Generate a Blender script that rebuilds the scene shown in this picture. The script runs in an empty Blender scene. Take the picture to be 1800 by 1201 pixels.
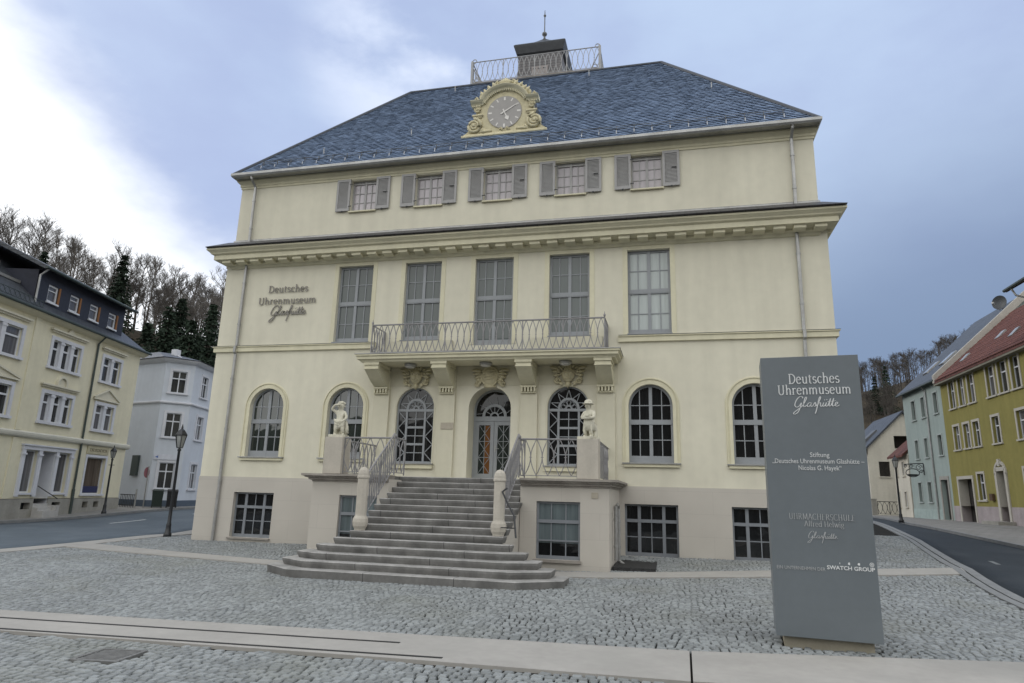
import bpy, bmesh, math, random
import numpy as np
from mathutils import Vector, Matrix

R = math.radians
PI = math.pi
random.seed(7)
SC = bpy.context.scene
COL = SC.collection

# ---------------------------------------------------------------- camera
cam_d = bpy.data.cameras.new("camera")
cam = bpy.data.objects.new("camera", cam_d)
COL.objects.link(cam)
cam_d.sensor_width = 36.0
cam_d.lens = 23.18
cam_d.clip_start = 0.1
cam_d.clip_end = 3000.0
CAMP = Vector((5.55, -20.0, 1.65))
right = Vector((0.97258, 0.23096, 0.02735))
down = Vector((-0.0262, 0.22564, -0.97386))
fwd = Vector((-0.23109, 0.94644, 0.2255))
M = Matrix((( right.x, -down.x, -fwd.x, CAMP.x), (right.y, -down.y, -fwd.y, CAMP.y), (right.z, -down.z, -fwd.z, CAMP.z), (0, 0, 0, 1)))
cam.matrix_world = M
SC.camera = cam

# ---------------------------------------------------------------- sky, sun, exposure
SC.view_settings.view_transform = 'Standard'
SC.view_settings.look = 'None'
SC.view_settings.exposure = 0.17
SC.view_settings.gamma = 1.0
SUN_EL, SUN_AZ = R(28), R(-70)          # azimuth from +Y towards +X

world = bpy.data.worlds.new("World")
SC.world = world
world.use_nodes = True
wt = world.node_tree
for n in list(wt.nodes):
    wt.nodes.remove(n)
WN = wt.nodes.new
WL = wt.links.new


def wmath(op, a, b=None, clamp=False):
    n = WN('ShaderNodeMath'); n.operation = op; n.use_clamp = clamp
    for i, v in enumerate((a, b)):
        if v is None: continue
        if isinstance(v, (int, float)): n.inputs[i].default_value = v
        else: WL(v, n.inputs[i])
    return n.outputs[0]


def wmap(v, a, b, c=0.0, d=1.0):
    n = WN('ShaderNodeMapRange'); n.interpolation_type = 'SMOOTHSTEP'
    WL(v, n.inputs[0])
    for i, x in enumerate((a, b, c, d)): n.inputs[i + 1].default_value = x
    return n.outputs[0]


def wdot(vec, d):
    n = WN('ShaderNodeVectorMath'); n.operation = 'DOT_PRODUCT'
    WL(vec, n.inputs[0]); n.inputs[1].default_value = d
    return n.outputs['Value']


def wmix(f, a, b):
    n = WN('ShaderNodeMix'); n.data_type = 'RGBA'
    WL(f, n.inputs[0])
    for s, v in ((6, a), (7, b)):
        if isinstance(v, tuple): n.inputs[s].default_value = v + (1,)
        else: WL(v, n.inputs[s])
    return n.outputs[2]


tc = WN('ShaderNodeTexCoord')
dirv = tc.outputs['Generated']
mp = WN('ShaderNodeMapping'); mp.inputs['Scale'].default_value = (1.0, 1.0, 1.9)
WL(dirv, mp.inputs[0])


def wnoise(scale, detail, rough, off):
    m = WN('ShaderNodeVectorMath'); m.operation = 'ADD'
    WL(mp.outputs[0], m.inputs[0]); m.inputs[1].default_value = off
    n = WN('ShaderNodeTexNoise')
    n.inputs['Scale'].default_value = scale; n.inputs['Detail'].default_value = detail
    n.inputs['Roughness'].default_value = rough
    WL(m.outputs[0], n.inputs['Vector'])
    return n.outputs['Fac']


sky = WN('ShaderNodeTexSky'); sky.sky_type = 'NISHITA'; sky.sun_disc = False
sky.sun_elevation = SUN_EL; sky.sun_rotation = SUN_AZ
n1 = wnoise(1.7, 6, 0.55, (3.1, 0.4, 1.2))
n2 = wnoise(4.2, 7, 0.55, (0.3, 2.2, 5.0))
nn = wmath('ADD', wmath('MULTIPLY', n1, 0.7), wmath('MULTIPLY', n2, 0.3))
cl = wmix(wmap(nn, 0.34, 0.66), (4.3, 5.2, 7.7), (5.5, 6.8, 9.1))
# duller, heavier cloud low on the right side of the valley
cl = wmix(wmath('MULTIPLY', wmap(wdot(dirv, (0.50, 0.70, -1.25)), 0.0, 0.58), 0.92), cl, (1.95, 2.7, 4.2))
# brighter high cloud
cl = wmix(wmath('MULTIPLY', wmap(wdot(dirv, (-0.322, 0.744, 0.585)), 0.982, 1.0), wmap(n2, 0.40, 0.66)), cl, (8.2, 9.0, 10.8))
# bright break in the cloud low on the left
brk = wmath('ADD', wdot(dirv, (-0.62, -0.23, -0.75)), wmath('MULTIPLY', wmath('SUBTRACT', nn, 0.5), 0.45))
cl = wmix(wmap(brk, -0.125, 0.02), cl, (11.5, 11.8, 12.2))
# unseen sky behind the camera, brightened to light the facade
cl = wmix(wmap(wdot(dirv, (0.30, -0.95, 0.25)), -0.25, 0.75), cl, (16.6, 16.6, 16.2))
# bright lobe added out of frame at right, to light the left-hand houses
cl = wmix(wmap(wdot(dirv, (0.86, -0.25, 0.45)), 0.45, 0.9), cl, (15.5, 15.8, 16.0))
skc = WN('ShaderNodeVectorMath'); skc.operation = 'SCALE'
WL(sky.outputs[0], skc.inputs[0]); skc.inputs[3].default_value = 1.0
fac = WN('ShaderNodeValue'); fac.outputs[0].default_value = 0.9
col = wmix(fac.outputs[0], skc.outputs[0], cl)
bg = WN('ShaderNodeBackground'); bg.inputs['Strength'].default_value = 0.095
WL(col, bg.inputs['Color'])
wo = WN('ShaderNodeOutputWorld'); WL(bg.outputs[0], wo.inputs['Surface'])

sun_d = bpy.data.lights.new("sun", 'SUN')
sun_d.energy = 0.7
sun_d.angle = R(25)
sun_d.color = (1.0, 0.95, 0.87)
sun = bpy.data.objects.new("sun", sun_d)
COL.objects.link(sun)
sd = Vector((math.sin(SUN_AZ) * math.cos(SUN_EL), math.cos(SUN_AZ) * math.cos(SUN_EL), math.sin(SUN_EL)))
sun.rotation_euler = sd.to_track_quat('Z', 'Y').to_euler()

# ---------------------------------------------------------------- materials
MATS = {}


def mat(name, col, rough=0.75, spec=0.4, metal=0.0, var=0.10, vscale=3.0, bump=0.0, bscale=60.0, streak=0.0, island=0.0, objrand=0.0, stain=None):
    if name in MATS: return MATS[name]
    m = bpy.data.materials.new(name); m.use_nodes = True
    t = m.node_tree; N = t.nodes; L = t.links.new
    p = N['Principled BSDF']
    p.inputs['Roughness'].default_value = rough
    p.inputs['Specular IOR Level'].default_value = spec
    p.inputs['Metallic'].default_value = metal
    tc = N.new('ShaderNodeTexCoord')

    def noise(scale, detail=4, vec=None):
        n = N.new('ShaderNodeTexNoise'); n.inputs['Scale'].default_value = scale; n.inputs['Detail'].default_value = detail
        L(vec if vec else tc.outputs['Object'], n.inputs['Vector']); return n.outputs['Fac']

    def mul(c, f, a):          # c * (1-a .. 1+a)
        mr = N.new('ShaderNodeMapRange'); L(f, mr.inputs[0])
        mr.inputs[1].default_value = 0.3; mr.inputs[2].default_value = 0.7
        mr.inputs[3].default_value = 1 - a; mr.inputs[4].default_value = 1 + a
        v = N.new('ShaderNodeVectorMath'); v.operation = 'SCALE'
        L(c, v.inputs[0]); L(mr.outputs[0], v.inputs[3]); return v.outputs[0]
    rgb = N.new('ShaderNodeRGB'); rgb.outputs[0].default_value = tuple(col) + (1,)
    c = rgb.outputs[0]
    if var: 
        c = mul(c, noise(vscale), var)
        c = mul(c, noise(vscale * 7.3, 5), var * 0.6)
    if streak:
        mpn = N.new('ShaderNodeMapping'); mpn.inputs['Scale'].default_value = (1, 1, 0.09)
        L(tc.outputs['Object'], mpn.inputs[0]); c = mul(c, noise(2.6, 5, mpn.outputs[0]), streak)
    if island:
        g = N.new('ShaderNodeNewGeometry'); c = mul(c, g.outputs['Random Per Island'], island)
    if objrand:
        g = N.new('ShaderNodeObjectInfo'); c = mul(c, g.outputs['Random'], objrand)
    if stain:
        mr = N.new('ShaderNodeMapRange'); L(noise(stain[0], 6), mr.inputs[0])
        mr.inputs[1].default_value = 0.52; mr.inputs[2].default_value = 0.72; mr.inputs[3].default_value = 0; mr.inputs[4].default_value = stain[2]
        mx = N.new('ShaderNodeMix'); mx.data_type = 'RGBA'; L(mr.outputs[0], mx.inputs[0]); L(c, mx.inputs[6]); mx.inputs[7].default_value = tuple(stain[1]) + (1,)
        c = mx.outputs[2]
    L(c, p.inputs['Base Color'])
    if bump:
        b = N.new('ShaderNodeBump'); b.inputs['Strength'].default_value = bump; b.inputs['Distance'].default_value = 0.02
        L(noise(bscale, 6), b.inputs['Height']); L(b.outputs[0], p.inputs['Normal'])
    MATS[name] = m
    return m


def brick_mat(name, c1, c2, mortar, bw, bh, msize=0.012, rough=0.6, spec=0.4, offset=0.5, bump=0.5, rot=0.0, var=0.12, island=0.0):
    if name in MATS: return MATS[name]
    m = bpy.data.materials.new(name); m.use_nodes = True
    t = m.node_tree; N = t.nodes; L = t.links.new
    p = N['Principled BSDF']; p.inputs['Roughness'].default_value = rough; p.inputs['Specular IOR Level'].default_value = spec
    uv = N.new('ShaderNodeTexCoord'); mpn = N.new('ShaderNodeMapping'); mpn.inputs['Rotation'].default_value = (0, 0, rot)
    L(uv.outputs['UV'], mpn.inputs[0])
    b = N.new('ShaderNodeTexBrick')
    b.inputs['Scale'].default_value = 1.0; b.inputs['Brick Width'].default_value = bw; b.inputs['Row Height'].default_value = bh
    b.inputs['Mortar Size'].default_value = msize; b.inputs['Mortar Smooth'].default_value = 0.3; b.inputs['Bias'].default_value = 0.0
    b.offset = offset
    b.inputs['Color1'].default_value = c1 + (1,); b.inputs['Color2'].default_value = c2 + (1,); b.inputs['Mortar'].default_value = mortar + (1,)
    L(mpn.outputs[0], b.inputs['Vector'])
    no = N.new('ShaderNodeTexNoise'); no.inputs['Scale'].default_value = 0.9; no.inputs['Detail'].default_value = 6
    L(uv.outputs['UV'], no.inputs['Vector'])
    mr = N.new('ShaderNodeMapRange'); L(no.outputs['Fac'], mr.inputs[0])
    mr.inputs[1].default_value = 0.3; mr.inputs[2].default_value = 0.7; mr.inputs[3].default_value = 1 - var; mr.inputs[4].default_value = 1 + var
    v = N.new('ShaderNodeVectorMath'); v.operation = 'SCALE'; L(b.outputs['Color'], v.inputs[0]); L(mr.outputs[0], v.inputs[3])
    L(v.outputs[0], p.inputs['Base Color'])
    # each course tilts up towards its lower edge: saw-tooth height
    sx = N.new('ShaderNodeSeparateXYZ'); L(mpn.outputs[0], sx.inputs[0])
    dv = N.new('ShaderNodeMath'); dv.operation = 'DIVIDE'; L(sx.outputs[1], dv.inputs[0]); dv.inputs[1].default_value = bh
    fr = N.new('ShaderNodeMath'); fr.operation = 'FRACT'; L(dv.outputs[0], fr.inputs[0])
    sb = N.new('ShaderNodeMath'); sb.operation = 'MULTIPLY'; L(fr.outputs[0], sb.inputs[0]); sb.inputs[1].default_value = -0.6
    ad = N.new('ShaderNodeMath'); ad.operation = 'SUBTRACT'; L(sb.outputs[0], ad.inputs[0]); L(b.outputs['Fac'], ad.inputs[1])
    bp = N.new('ShaderNodeBump'); bp.inputs['Strength'].default_value = bump; bp.inputs['Distance'].default_value = 0.02
    L(ad.outputs[0], bp.inputs['Height']); L(bp.outputs[0], p.inputs['Normal'])
    MATS[name] = m
    return m


def glass(name, base, rough=0.03, spec=0.5, streak=0.28):
    if name in MATS: return MATS[name]
    m = bpy.data.materials.new(name); m.use_nodes = True
    t = m.node_tree; N = t.nodes; L = t.links.new
    p = N['Principled BSDF']; p.inputs['Roughness'].default_value = rough; p.inputs['Specular IOR Level'].default_value = spec
    tc = N.new('ShaderNodeTexCoord')
    mp_ = N.new('ShaderNodeMapping'); mp_.inputs['Scale'].default_value = (6, 6, 0.35); L(tc.outputs['Object'], mp_.inputs[0])
    n = N.new('ShaderNodeTexNoise'); n.inputs['Scale'].default_value = 1.6; n.inputs['Detail'].default_value = 3; L(mp_.outputs[0], n.inputs['Vector'])
    r = N.new('ShaderNodeMapRange'); L(n.outputs['Fac'], r.inputs[0]); r.inputs[1].default_value = 0.3; r.inputs[2].default_value = 0.7
    r.inputs[3].default_value = 1 - streak; r.inputs[4].default_value = 1 + streak
    rgb = N.new('ShaderNodeRGB'); rgb.outputs[0].default_value = tuple(base) + (1,)
    v = N.new('ShaderNodeVectorMath'); v.operation = 'SCALE'; oi = N.new('ShaderNodeObjectInfo'); mo = N.new('ShaderNodeMath'); mo.operation = 'MULTIPLY_ADD'; L(oi.outputs['Random'], mo.inputs[0]); mo.inputs[1].default_value = .36; mo.inputs[2].default_value = .82
    mm_ = N.new('ShaderNodeMath'); mm_.operation = 'MULTIPLY'; L(mo.outputs[0], mm_.inputs[0]); L(r.outputs[0], mm_.inputs[1])
    L(rgb.outputs[0], v.inputs[0]); L(mm_.outputs[0], v.inputs[3]); L(v.outputs[0], p.inputs['Base Color'])
    n2_ = N.new('ShaderNodeTexNoise'); n2_.inputs['Scale'].default_value = 1.3; L(tc.outputs['Object'], n2_.inputs['Vector'])
    b = N.new('ShaderNodeBump'); b.inputs['Strength'].default_value = 0.06; b.inputs['Distance'].default_value = 0.1
    L(n2_.outputs['Fac'], b.inputs['Height']); L(b.outputs[0], p.inputs['Normal'])
    MATS[name] = m
    return m


CREAM = mat('cream_render', (0.665, 0.635, 0.515), 0.85, 0.25, var=0.045, vscale=0.5, bump=0.12, bscale=45, streak=0.045)
TRIM = mat('yellow_cream_trim', (0.65, 0.615, 0.455), 0.8, 0.25, var=0.05, vscale=1.2, bump=0.1, bscale=30, streak=0.05)
PORTAL = mat('portal_render', (0.61, 0.58, 0.455), 0.85, 0.25, var=0.04, vscale=0.8, bump=0.1, bscale=40, streak=0.03)
PLINTH = brick_mat('plinth_stone', (0.51, 0.478, 0.425), (0.498, 0.466, 0.415), (0.45, 0.42, 0.375), 1.9, 0.62, 0.006, 0.85, 0.25, 0.5, 0.06, 0, 0.05)
FRAME = mat('grey_window_paint', (0.28, 0.295, 0.31), 0.45, 0.4, var=0.05, vscale=2)
SHUT = mat('shutter_paint', (0.345, 0.34, 0.335), 0.5, 0.4, var=0.06, vscale=3)
IRON = mat('grey_iron_paint', (0.24, 0.235, 0.24), 0.45, 0.45, var=0.08, vscale=4)
IRONL = mat('pale_iron_paint', (0.36, 0.36, 0.36), 0.5, 0.4, var=0.08, vscale=4)
BLACKIRON = mat('black_iron', (0.02, 0.022, 0.025), 0.4, 0.5, var=0.1)
GLASSD = glass('dark_glass', (0.012, 0.013, 0.014))
GLASSB = glass('blind_behind_glass', (0.105, 0.122, 0.118), streak=0.06)
GLASSW = glass('white_blind_behind_glass', (0.40, 0.44, 0.43), streak=0.1)
GLASSC = glass('curtain_behind_glass', (0.42, 0.39, 0.41), streak=0.08)
GLASSG = glass('greenish_glass', (0.022, 0.03, 0.027), spec=1.0)
GLASSO = glass('wood_behind_glass', (0.16, 0.07, 0.025))
SLATE = brick_mat('roof_slate', (0.062, 0.078, 0.105), (0.09, 0.108, 0.138), (0.02, 0.024, 0.032), 0.30, 0.155, 0.014, 0.42, 0.5, 0.5, 0.9, R(9), 0.14)
SLATE2 = brick_mat('cornice_slate', (0.05, 0.05, 0.055), (0.07, 0.068, 0.072), (0.02, 0.02, 0.02), 0.35, 0.2, 0.014, 0.55, 0.4, 0.5, 0.8, 0, 0.14)
ZINC = mat('zinc', (0.36, 0.36, 0.35), 0.42, 0.5, metal=0.55, var=0.15, vscale=2.5)
DKZINC = mat('dark_zinc', (0.12, 0.125, 0.13), 0.5, 0.5, metal=0.3, var=0.15)
STATUE = mat('sandstone', (0.60, 0.575, 0.47), 0.85, 0.2, var=0.10, vscale=9, bump=0.25, bscale=40, stain=(6, (0.28, 0.26, 0.21), 0.5))
STONE = mat('pedestal_stone', (0.47, 0.435, 0.375), 0.85, 0.2, var=0.06, vscale=3, bump=0.15, bscale=50, streak=0.06)
RELIEF = mat('relief_plaster', (0.58, 0.53, 0.36), 0.85, 0.2, var=0.10, vscale=8, bump=0.2, bscale=40)
CAPST = mat('cap_stone', (0.30, 0.275, 0.245), 0.8, 0.25, var=0.15, vscale=4, bump=0.2, bscale=40, streak=0.12)
LETTER = mat('grey_letter_metal', (0.24, 0.225, 0.20), 0.5, 0.4, var=0.05)


def step_mat():
    m = mat('granite_step', (0.22, 0.215, 0.205), 0.62, 0.4, var=0.16, vscale=2.2, bump=0.2, bscale=80, streak=0.25, stain=(2.2, (0.12, 0.117, 0.108), 0.6))
    t = m.node_tree; N = t.nodes; L = t.links.new
    p = N['Principled BSDF']
    src = p.inputs['Base Color'].links[0].from_socket
    tc = N.new('ShaderNodeTexCoord'); sx = N.new('ShaderNodeSeparateXYZ'); L(tc.outputs['Object'], sx.inputs[0])
    oi = N.new('ShaderNodeObjectInfo')
    f = None
    for k, (mulv, offv) in enumerate(((3.2, -2.4), (2.0, 0.2))):
        a = N.new('ShaderNodeMath'); a.operation = 'MULTIPLY_ADD'; L(oi.outputs['Random'], a.inputs[0]); a.inputs[1].default_value = mulv; a.inputs[2].default_value = offv
        s = N.new('ShaderNodeMath'); s.operation = 'SUBTRACT'; L(sx.outputs[0], s.inputs[0]); L(a.outputs[0], s.inputs[1])
        b = N.new('ShaderNodeMath'); b.operation = 'ABSOLUTE'; L(s.outputs[0], b.inputs[0])
        c = N.new('ShaderNodeMath'); c.operation = 'LESS_THAN'; L(b.outputs[0], c.inputs[0]); c.inputs[1].default_value = 0.006
        if f is None: f = c.outputs[0]
        else:
            d = N.new('ShaderNodeMath'); d.operation = 'MAXIMUM'; L(f, d.inputs[0]); L(c.outputs[0], d.inputs[1]); f = d.outputs[0]
    mx = N.new('ShaderNodeMix'); mx.data_type = 'RGBA'; L(f, mx.inputs[0]); L(src, mx.inputs[6]); mx.inputs[7].default_value = (0.03, 0.03, 0.028, 1)
    # treads lightened, risers darkened by facing: sky light painted in, plus wear and dirt
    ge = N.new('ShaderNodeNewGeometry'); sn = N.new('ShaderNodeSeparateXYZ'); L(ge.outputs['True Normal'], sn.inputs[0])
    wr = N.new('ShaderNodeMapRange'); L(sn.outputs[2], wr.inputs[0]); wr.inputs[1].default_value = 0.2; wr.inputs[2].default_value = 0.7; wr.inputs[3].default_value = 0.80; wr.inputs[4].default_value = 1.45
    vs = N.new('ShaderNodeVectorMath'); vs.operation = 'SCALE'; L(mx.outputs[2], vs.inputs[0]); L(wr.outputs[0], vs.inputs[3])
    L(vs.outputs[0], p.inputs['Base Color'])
    return m


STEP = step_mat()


# ---------------------------------------------------------------- mesh builder
class MB:
    def __init__(s):
        s.v = []; s.f = []

    def add(s, verts, faces):
        o = len(s.v); s.v += [tuple(p) for p in verts]; s.f += [tuple(i + o for i in f) for f in faces]

    def box(s, x0, x1, y0, y1, z0, z1):
        s.add([(x0, y0, z0), (x1, y0, z0), (x1, y1, z0), (x0, y1, z0), (x0, y0, z1), (x1, y0, z1), (x1, y1, z1), (x0, y1, z1)],
              [(0, 3, 2, 1), (4, 5, 6, 7), (0, 1, 5, 4), (1, 2, 6, 5), (2, 3, 7, 6), (3, 0, 4, 7)])
        return s

    def poly(s, pts):
        s.add(pts, [tuple(range(len(pts)))]); return s

    def loft(s, rings, cap=True, closed=True):
        n = len(rings[0]); o = len(s.v)
        for r in rings: s.v += [tuple(p) for p in r]
        for i in range(len(rings) - 1):
            for j in range(n if closed else n - 1):
                k = (j + 1) % n
                s.f.append((o + i * n + j, o + i * n + k, o + (i + 1) * n + k, o + (i + 1) * n + j))
        if cap:
            s.f.append(tuple(o + j for j in reversed(range(n))))
            s.f.append(tuple(o + (len(rings) - 1) * n + j for j in range(n)))
        return s

    def prism_xz(s, pts, y0, y1):
        return s.loft([[(x, y0, z) for x, z in pts], [(x, y1, z) for x, z in pts]])

    def prism_yz(s, pts, x0, x1):
        return s.loft([[(x0, y, z) for y, z in pts], [(x1, y, z) for y, z in pts]])

    def prism_xy(s, pts, z0, z1):
        return s.loft([[(x, y, z0) for x, y in pts], [(x, y, z1) for x, y in pts]])

    def tube(s, pts, r, n=6, r1=None, cap=True):
        pts = [Vector(p) for p in pts]; rings = []
        m = len(pts)
        for i, p in enumerate(pts):
            t = (pts[min(i + 1, m - 1)] - pts[max(i - 1, 0)])
            if t.length < 1e-9: t = Vector((0, 0, 1))
            t.normalize()
            a = Vector((0, 0, 1)) if abs(t.z) < 0.9 else Vector((1, 0, 0))
            u = t.cross(a).normalized(); w = t.cross(u)
            if isinstance(r, (list, tuple)): rr = r[i]
            else: rr = r if r1 is None else r + (r1 - r) * i / max(1, m - 1)
            rings.append([p + (u * math.cos(2 * PI * k / n + PI / n) + w * math.sin(2 * PI * k / n + PI / n)) * rr for k in range(n)])
        return s.loft(rings, cap)

    def lathe(s, prof, cx, cy, n=16, z0=0.0, rot=0.0):
        rings = [[(cx + r * math.cos(2 * PI * k / n + rot), cy + r * math.sin(2 * PI * k / n + rot), z0 + z) for k in range(n)] for r, z in prof]
        return s.loft(rings)

    def ell(s, c, r, n=10, m=6, M3=None):
        rings = []
        for i in range(m + 1):
            th = PI * i / m
            rr = max(math.sin(th), 0.02)
            ring = []
            for k in range(n):
                p = Vector((r[0] * rr * math.cos(2 * PI * k / n), r[1] * rr * math.sin(2 * PI * k / n), -r[2] * math.cos(th)))
                if M3: p = M3 @ p
                ring.append(Vector(c) + p)
            rings.append(ring)
        return s.loft(rings)

    def build(s, name, m, parent=None, smooth=False, loc=None, bevel=0.0):
        me = bpy.data.meshes.new(name)
        me.from_pydata([tuple(v) for v in s.v], [], s.f)
        bm = bmesh.new(); bm.from_mesh(me)
        bmesh.ops.recalc_face_normals(bm, faces=bm.faces)
        if bevel:
            bmesh.ops.bevel(bm, geom=[e for e in bm.edges if len(e.link_faces) == 2 and e.calc_face_angle(0) > 0.5], offset=bevel, segments=2, affect='EDGES', profile=0.5)
        uvl = bm.loops.layers.uv.new('UVMap')
        for f in bm.faces:
            n = f.normal
            t = Vector((0, 0, 1)).cross(n)
            if t.length < 0.05: t = Vector((1, 0, 0)); b = Vector((0, 1, 0))
            else: t.normalize(); b = n.cross(t)
            for l in f.loops: l[uvl].uv = (l.vert.co.dot(t), l.vert.co.dot(b))
            f.smooth = smooth
        bm.to_mesh(me); bm.free()
        if m: me.materials.append(m)
        o = bpy.data.objects.new(name, me); COL.objects.link(o)
        if parent: o.parent = parent
        if loc: o.location = loc
        return o


def tag(o, label=None, cat=None, group=None, kind=None):
    if label: o['label'] = label
    if cat: o['category'] = cat
    if group: o['group'] = group
    if kind: o['kind'] = kind
    return o


def thing(name, label, cat, loc=(0, 0, 0), rz=0.0, group=None):
    o = bpy.data.objects.new(name, None); o.empty_display_size = 0.3
    COL.objects.link(o); o.location = loc; o.rotation_euler = (0, 0, rz)
    return tag(o, label, cat, group)


def copy_tree(o, parent=None):
    c = o.copy(); COL.objects.link(c)
    if parent: c.parent = parent
    for ch in list(o.children): copy_tree(ch, c)
    return c


def molding(mb, path, prof, closed=False):
    """profile [(out, z)] swept along a plan path [(x,y)], out = to the right of travel"""
    P = [Vector(p) for p in path]; rings = []
    m = len(P)
    for i, p in enumerate(P):
        ns = []
        if i > 0 or closed:
            d = (p - P[i - 1]).normalized(); ns.append(Vector((d.y, -d.x)))
        if i < m - 1 or closed:
            d = (P[(i + 1) % m] - p).normalized(); ns.append(Vector((d.y, -d.x)))
        if len(ns) == 2: mm = (ns[0] + ns[1]) / (1 + ns[0].dot(ns[1]))
        else: mm = ns[0]
        rings.append([(p.x + mm.x * o, p.y + mm.y * o, z) for o, z in prof])
    if closed: rings.append(rings[0])
    mb.loft(rings, cap=not closed)
    return mb


def arc(cx, cz, r, a0, a1, n=16, rz=None):
    rz = rz or r
    return [(cx + r * math.cos(R(a0 + (a1 - a0) * i / n)), cz + rz * math.sin(R(a0 + (a1 - a0) * i / n))) for i in range(n + 1)]


def wall_sheet(mb, x0, x1, z0, z1, ops, reveal=0.2, y=0.0):
    """front sheet with real openings; ops: (ox0, ox1, oz0, oz1, arched[, reveal])"""
    ops = sorted(ops)
    q = lambda a, b, c, d: mb.poly([(a, y, c), (b, y, c), (b, y, d), (a, y, d)])
    cur = x0
    for op in ops:
        a, b, c, d, ar = op[:5]; rv = op[5] if len(op) > 5 else reveal
        if a > cur: q(cur, a, z0, z1)
        if c > z0: q(a, b, z0, c)
        yb = y + rv
        if ar:
            r = (b - a) / 2; sp = d - r
            pts = arc((a + b) / 2, sp, r, 180, 0, 20)
            n = len(pts)
            for i in range(n - 1):
                (xa, za), (xb, zb) = pts[i], pts[i + 1]
                mb.poly([(xa, y, za), (xb, y, zb), (xb, y, z1), (xa, y, z1)])
                mb.poly([(xa, y, za), (xa, yb, za), (xb, yb, zb), (xb, y, zb)])
            zt = sp
        else:
            if d < z1: q(a, b, d, z1)
            mb.poly([(a, y, d), (a, yb, d), (b, yb, d), (b, y, d)])
            zt = d
        mb.poly([(a, y, c), (a, yb, c), (a, yb, zt), (a, y, zt)])
        mb.poly([(b, y, c), (b, yb, c), (b, yb, zt), (b, y, zt)])
        mb.poly([(a, y, c), (a, yb, c), (b, yb, c), (b, y, c)])
        cur = b
    if cur < x1: q(cur, x1, z0, z1)
    return mb


def ground(x, y):
    y0 = min(y, 0.0)
    v = 0.0116 * max(-9.0, min(10.0, x)) * math.exp(y0 / 6) - 0.01 - 0.2 * (1 - math.exp(y0 / 3.5))
    sm = lambda t: (lambda q: q * q * (3 - 2 * q))(max(0.0, min(1.0, t)))
    if x > 8: v += 0.5 * sm((y + 2) / 27.0) * sm((x - 8) / 6.0)
    if x < -8: v += 0.36 * sm((y - 3) / 13.0) * sm((-8 - x) / 8.0)
    return v
# ---------------------------------------------------------------- ground, roads, paving
def axis(a, b, near0, near1, step, far):
    v = list(np.arange(near0, near1 + 1e-6, step)); x = near0
    k = step
    while x > a: k *= far; x = max(a, x - k); v.insert(0, x)
    x = near1; k = step
    while x < b: k *= far; x = min(b, x + k); v.append(x)
    return v


EARTH = mat('sandy_joint_earth', (0.022, 0.021, 0.018), 0.95, 0.1, var=0.2, vscale=2)
ASPH2 = mat('dark_asphalt', (0.030, 0.037, 0.044), 0.8, 0.25, var=0.12, vscale=0.5, bump=0.25, bscale=150, stain=(0.5, (0.05, 0.055, 0.06), 0.6))
ASPH = mat('asphalt', (0.105, 0.128, 0.148), 0.75, 0.35, var=0.12, vscale=0.5, bump=0.25, bscale=150, stain=(0.5, (0.14, 0.155, 0.17), 0.6))
CONC = mat('pale_concrete_slab', (0.355, 0.34, 0.315), 0.85, 0.2, var=0.07, vscale=1.2, bump=0.15, bscale=120, stain=(0.9, (0.32, 0.31, 0.285), 0.6))
PAVE = brick_mat('pavement_slabs', (0.22, 0.215, 0.20), (0.25, 0.24, 0.225), (0.12, 0.115, 0.105), 0.5, 0.5, 0.012, 0.85, 0.25, 0.5, 0.25, 0, 0.12)
KERB = mat('kerb_granite', (0.21, 0.215, 0.215), 0.75, 0.3, var=0.12, vscale=3, bump=0.15)
WHITE = mat('road_marking_white', (0.62, 0.62, 0.60), 0.7, 0.3, var=0.12, vscale=4)
SETT = mat('granite_setts', (0.238, 0.252, 0.253), 0.6, 0.45, var=0.10, vscale=0.35, bump=0.25, bscale=55, island=0.15, stain=(0.45, (0.20, 0.205, 0.175), 0.5))
DARK = mat('dark_slot', (0.03, 0.03, 0.03), 0.7, 0.2, var=0.1)

xs = axis(-900, 900, -48, 42, 1.0, 1.5); ys = axis(-600, 900, -26, 66, 1.0, 1.5)
mb = MB()
mb.v = [(x, y, ground(x, y) - 0.03) for y in ys for x in xs]
nx = len(xs)
mb.f = [(j * nx + i, j * nx + i + 1, (j + 1) * nx + i + 1, (j + 1) * nx + i) for j in range(len(ys) - 1) for i in range(nx - 1)]
tag(mb.build('ground', EARTH, smooth=True), 'dark sandy ground under the paving and houses', 'ground', kind='structure')


def lerp_poly(pts, t):
    L = [0]
    for a, b in zip(pts, pts[1:]): L.append(L[-1] + math.dist(a, b))
    d = t * L[-1]
    for i in range(len(pts) - 1):
        if d <= L[i + 1] or i == len(pts) - 2:
            u = (d - L[i]) / max(1e-9, L[i + 1] - L[i]); return (pts[i][0] + (pts[i + 1][0] - pts[i][0]) * u, pts[i][1] + (pts[i + 1][1] - pts[i][1]) * u)


def band(mb, A, B, dz, n=24, thick=0.12, across=1):
    """sheet between two plan polylines that follows the ground, with a real edge"""
    rows = []
    for i in range(n + 1):
        a, b = lerp_poly(A, i / n), lerp_poly(B, i / n)
        rows.append([(a[0] + (b[0] - a[0]) * k / across, a[1] + (b[1] - a[1]) * k / across) for k in range(across + 1)])
    rings = []
    for r in rows:
        top = [(x, y, ground(x, y) + dz) for x, y in r]
        bot = [(x, y, z - thick) for x, y, z in reversed(top)]
        rings.append(top + bot)
    mb.loft(rings)
    return mb


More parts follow.
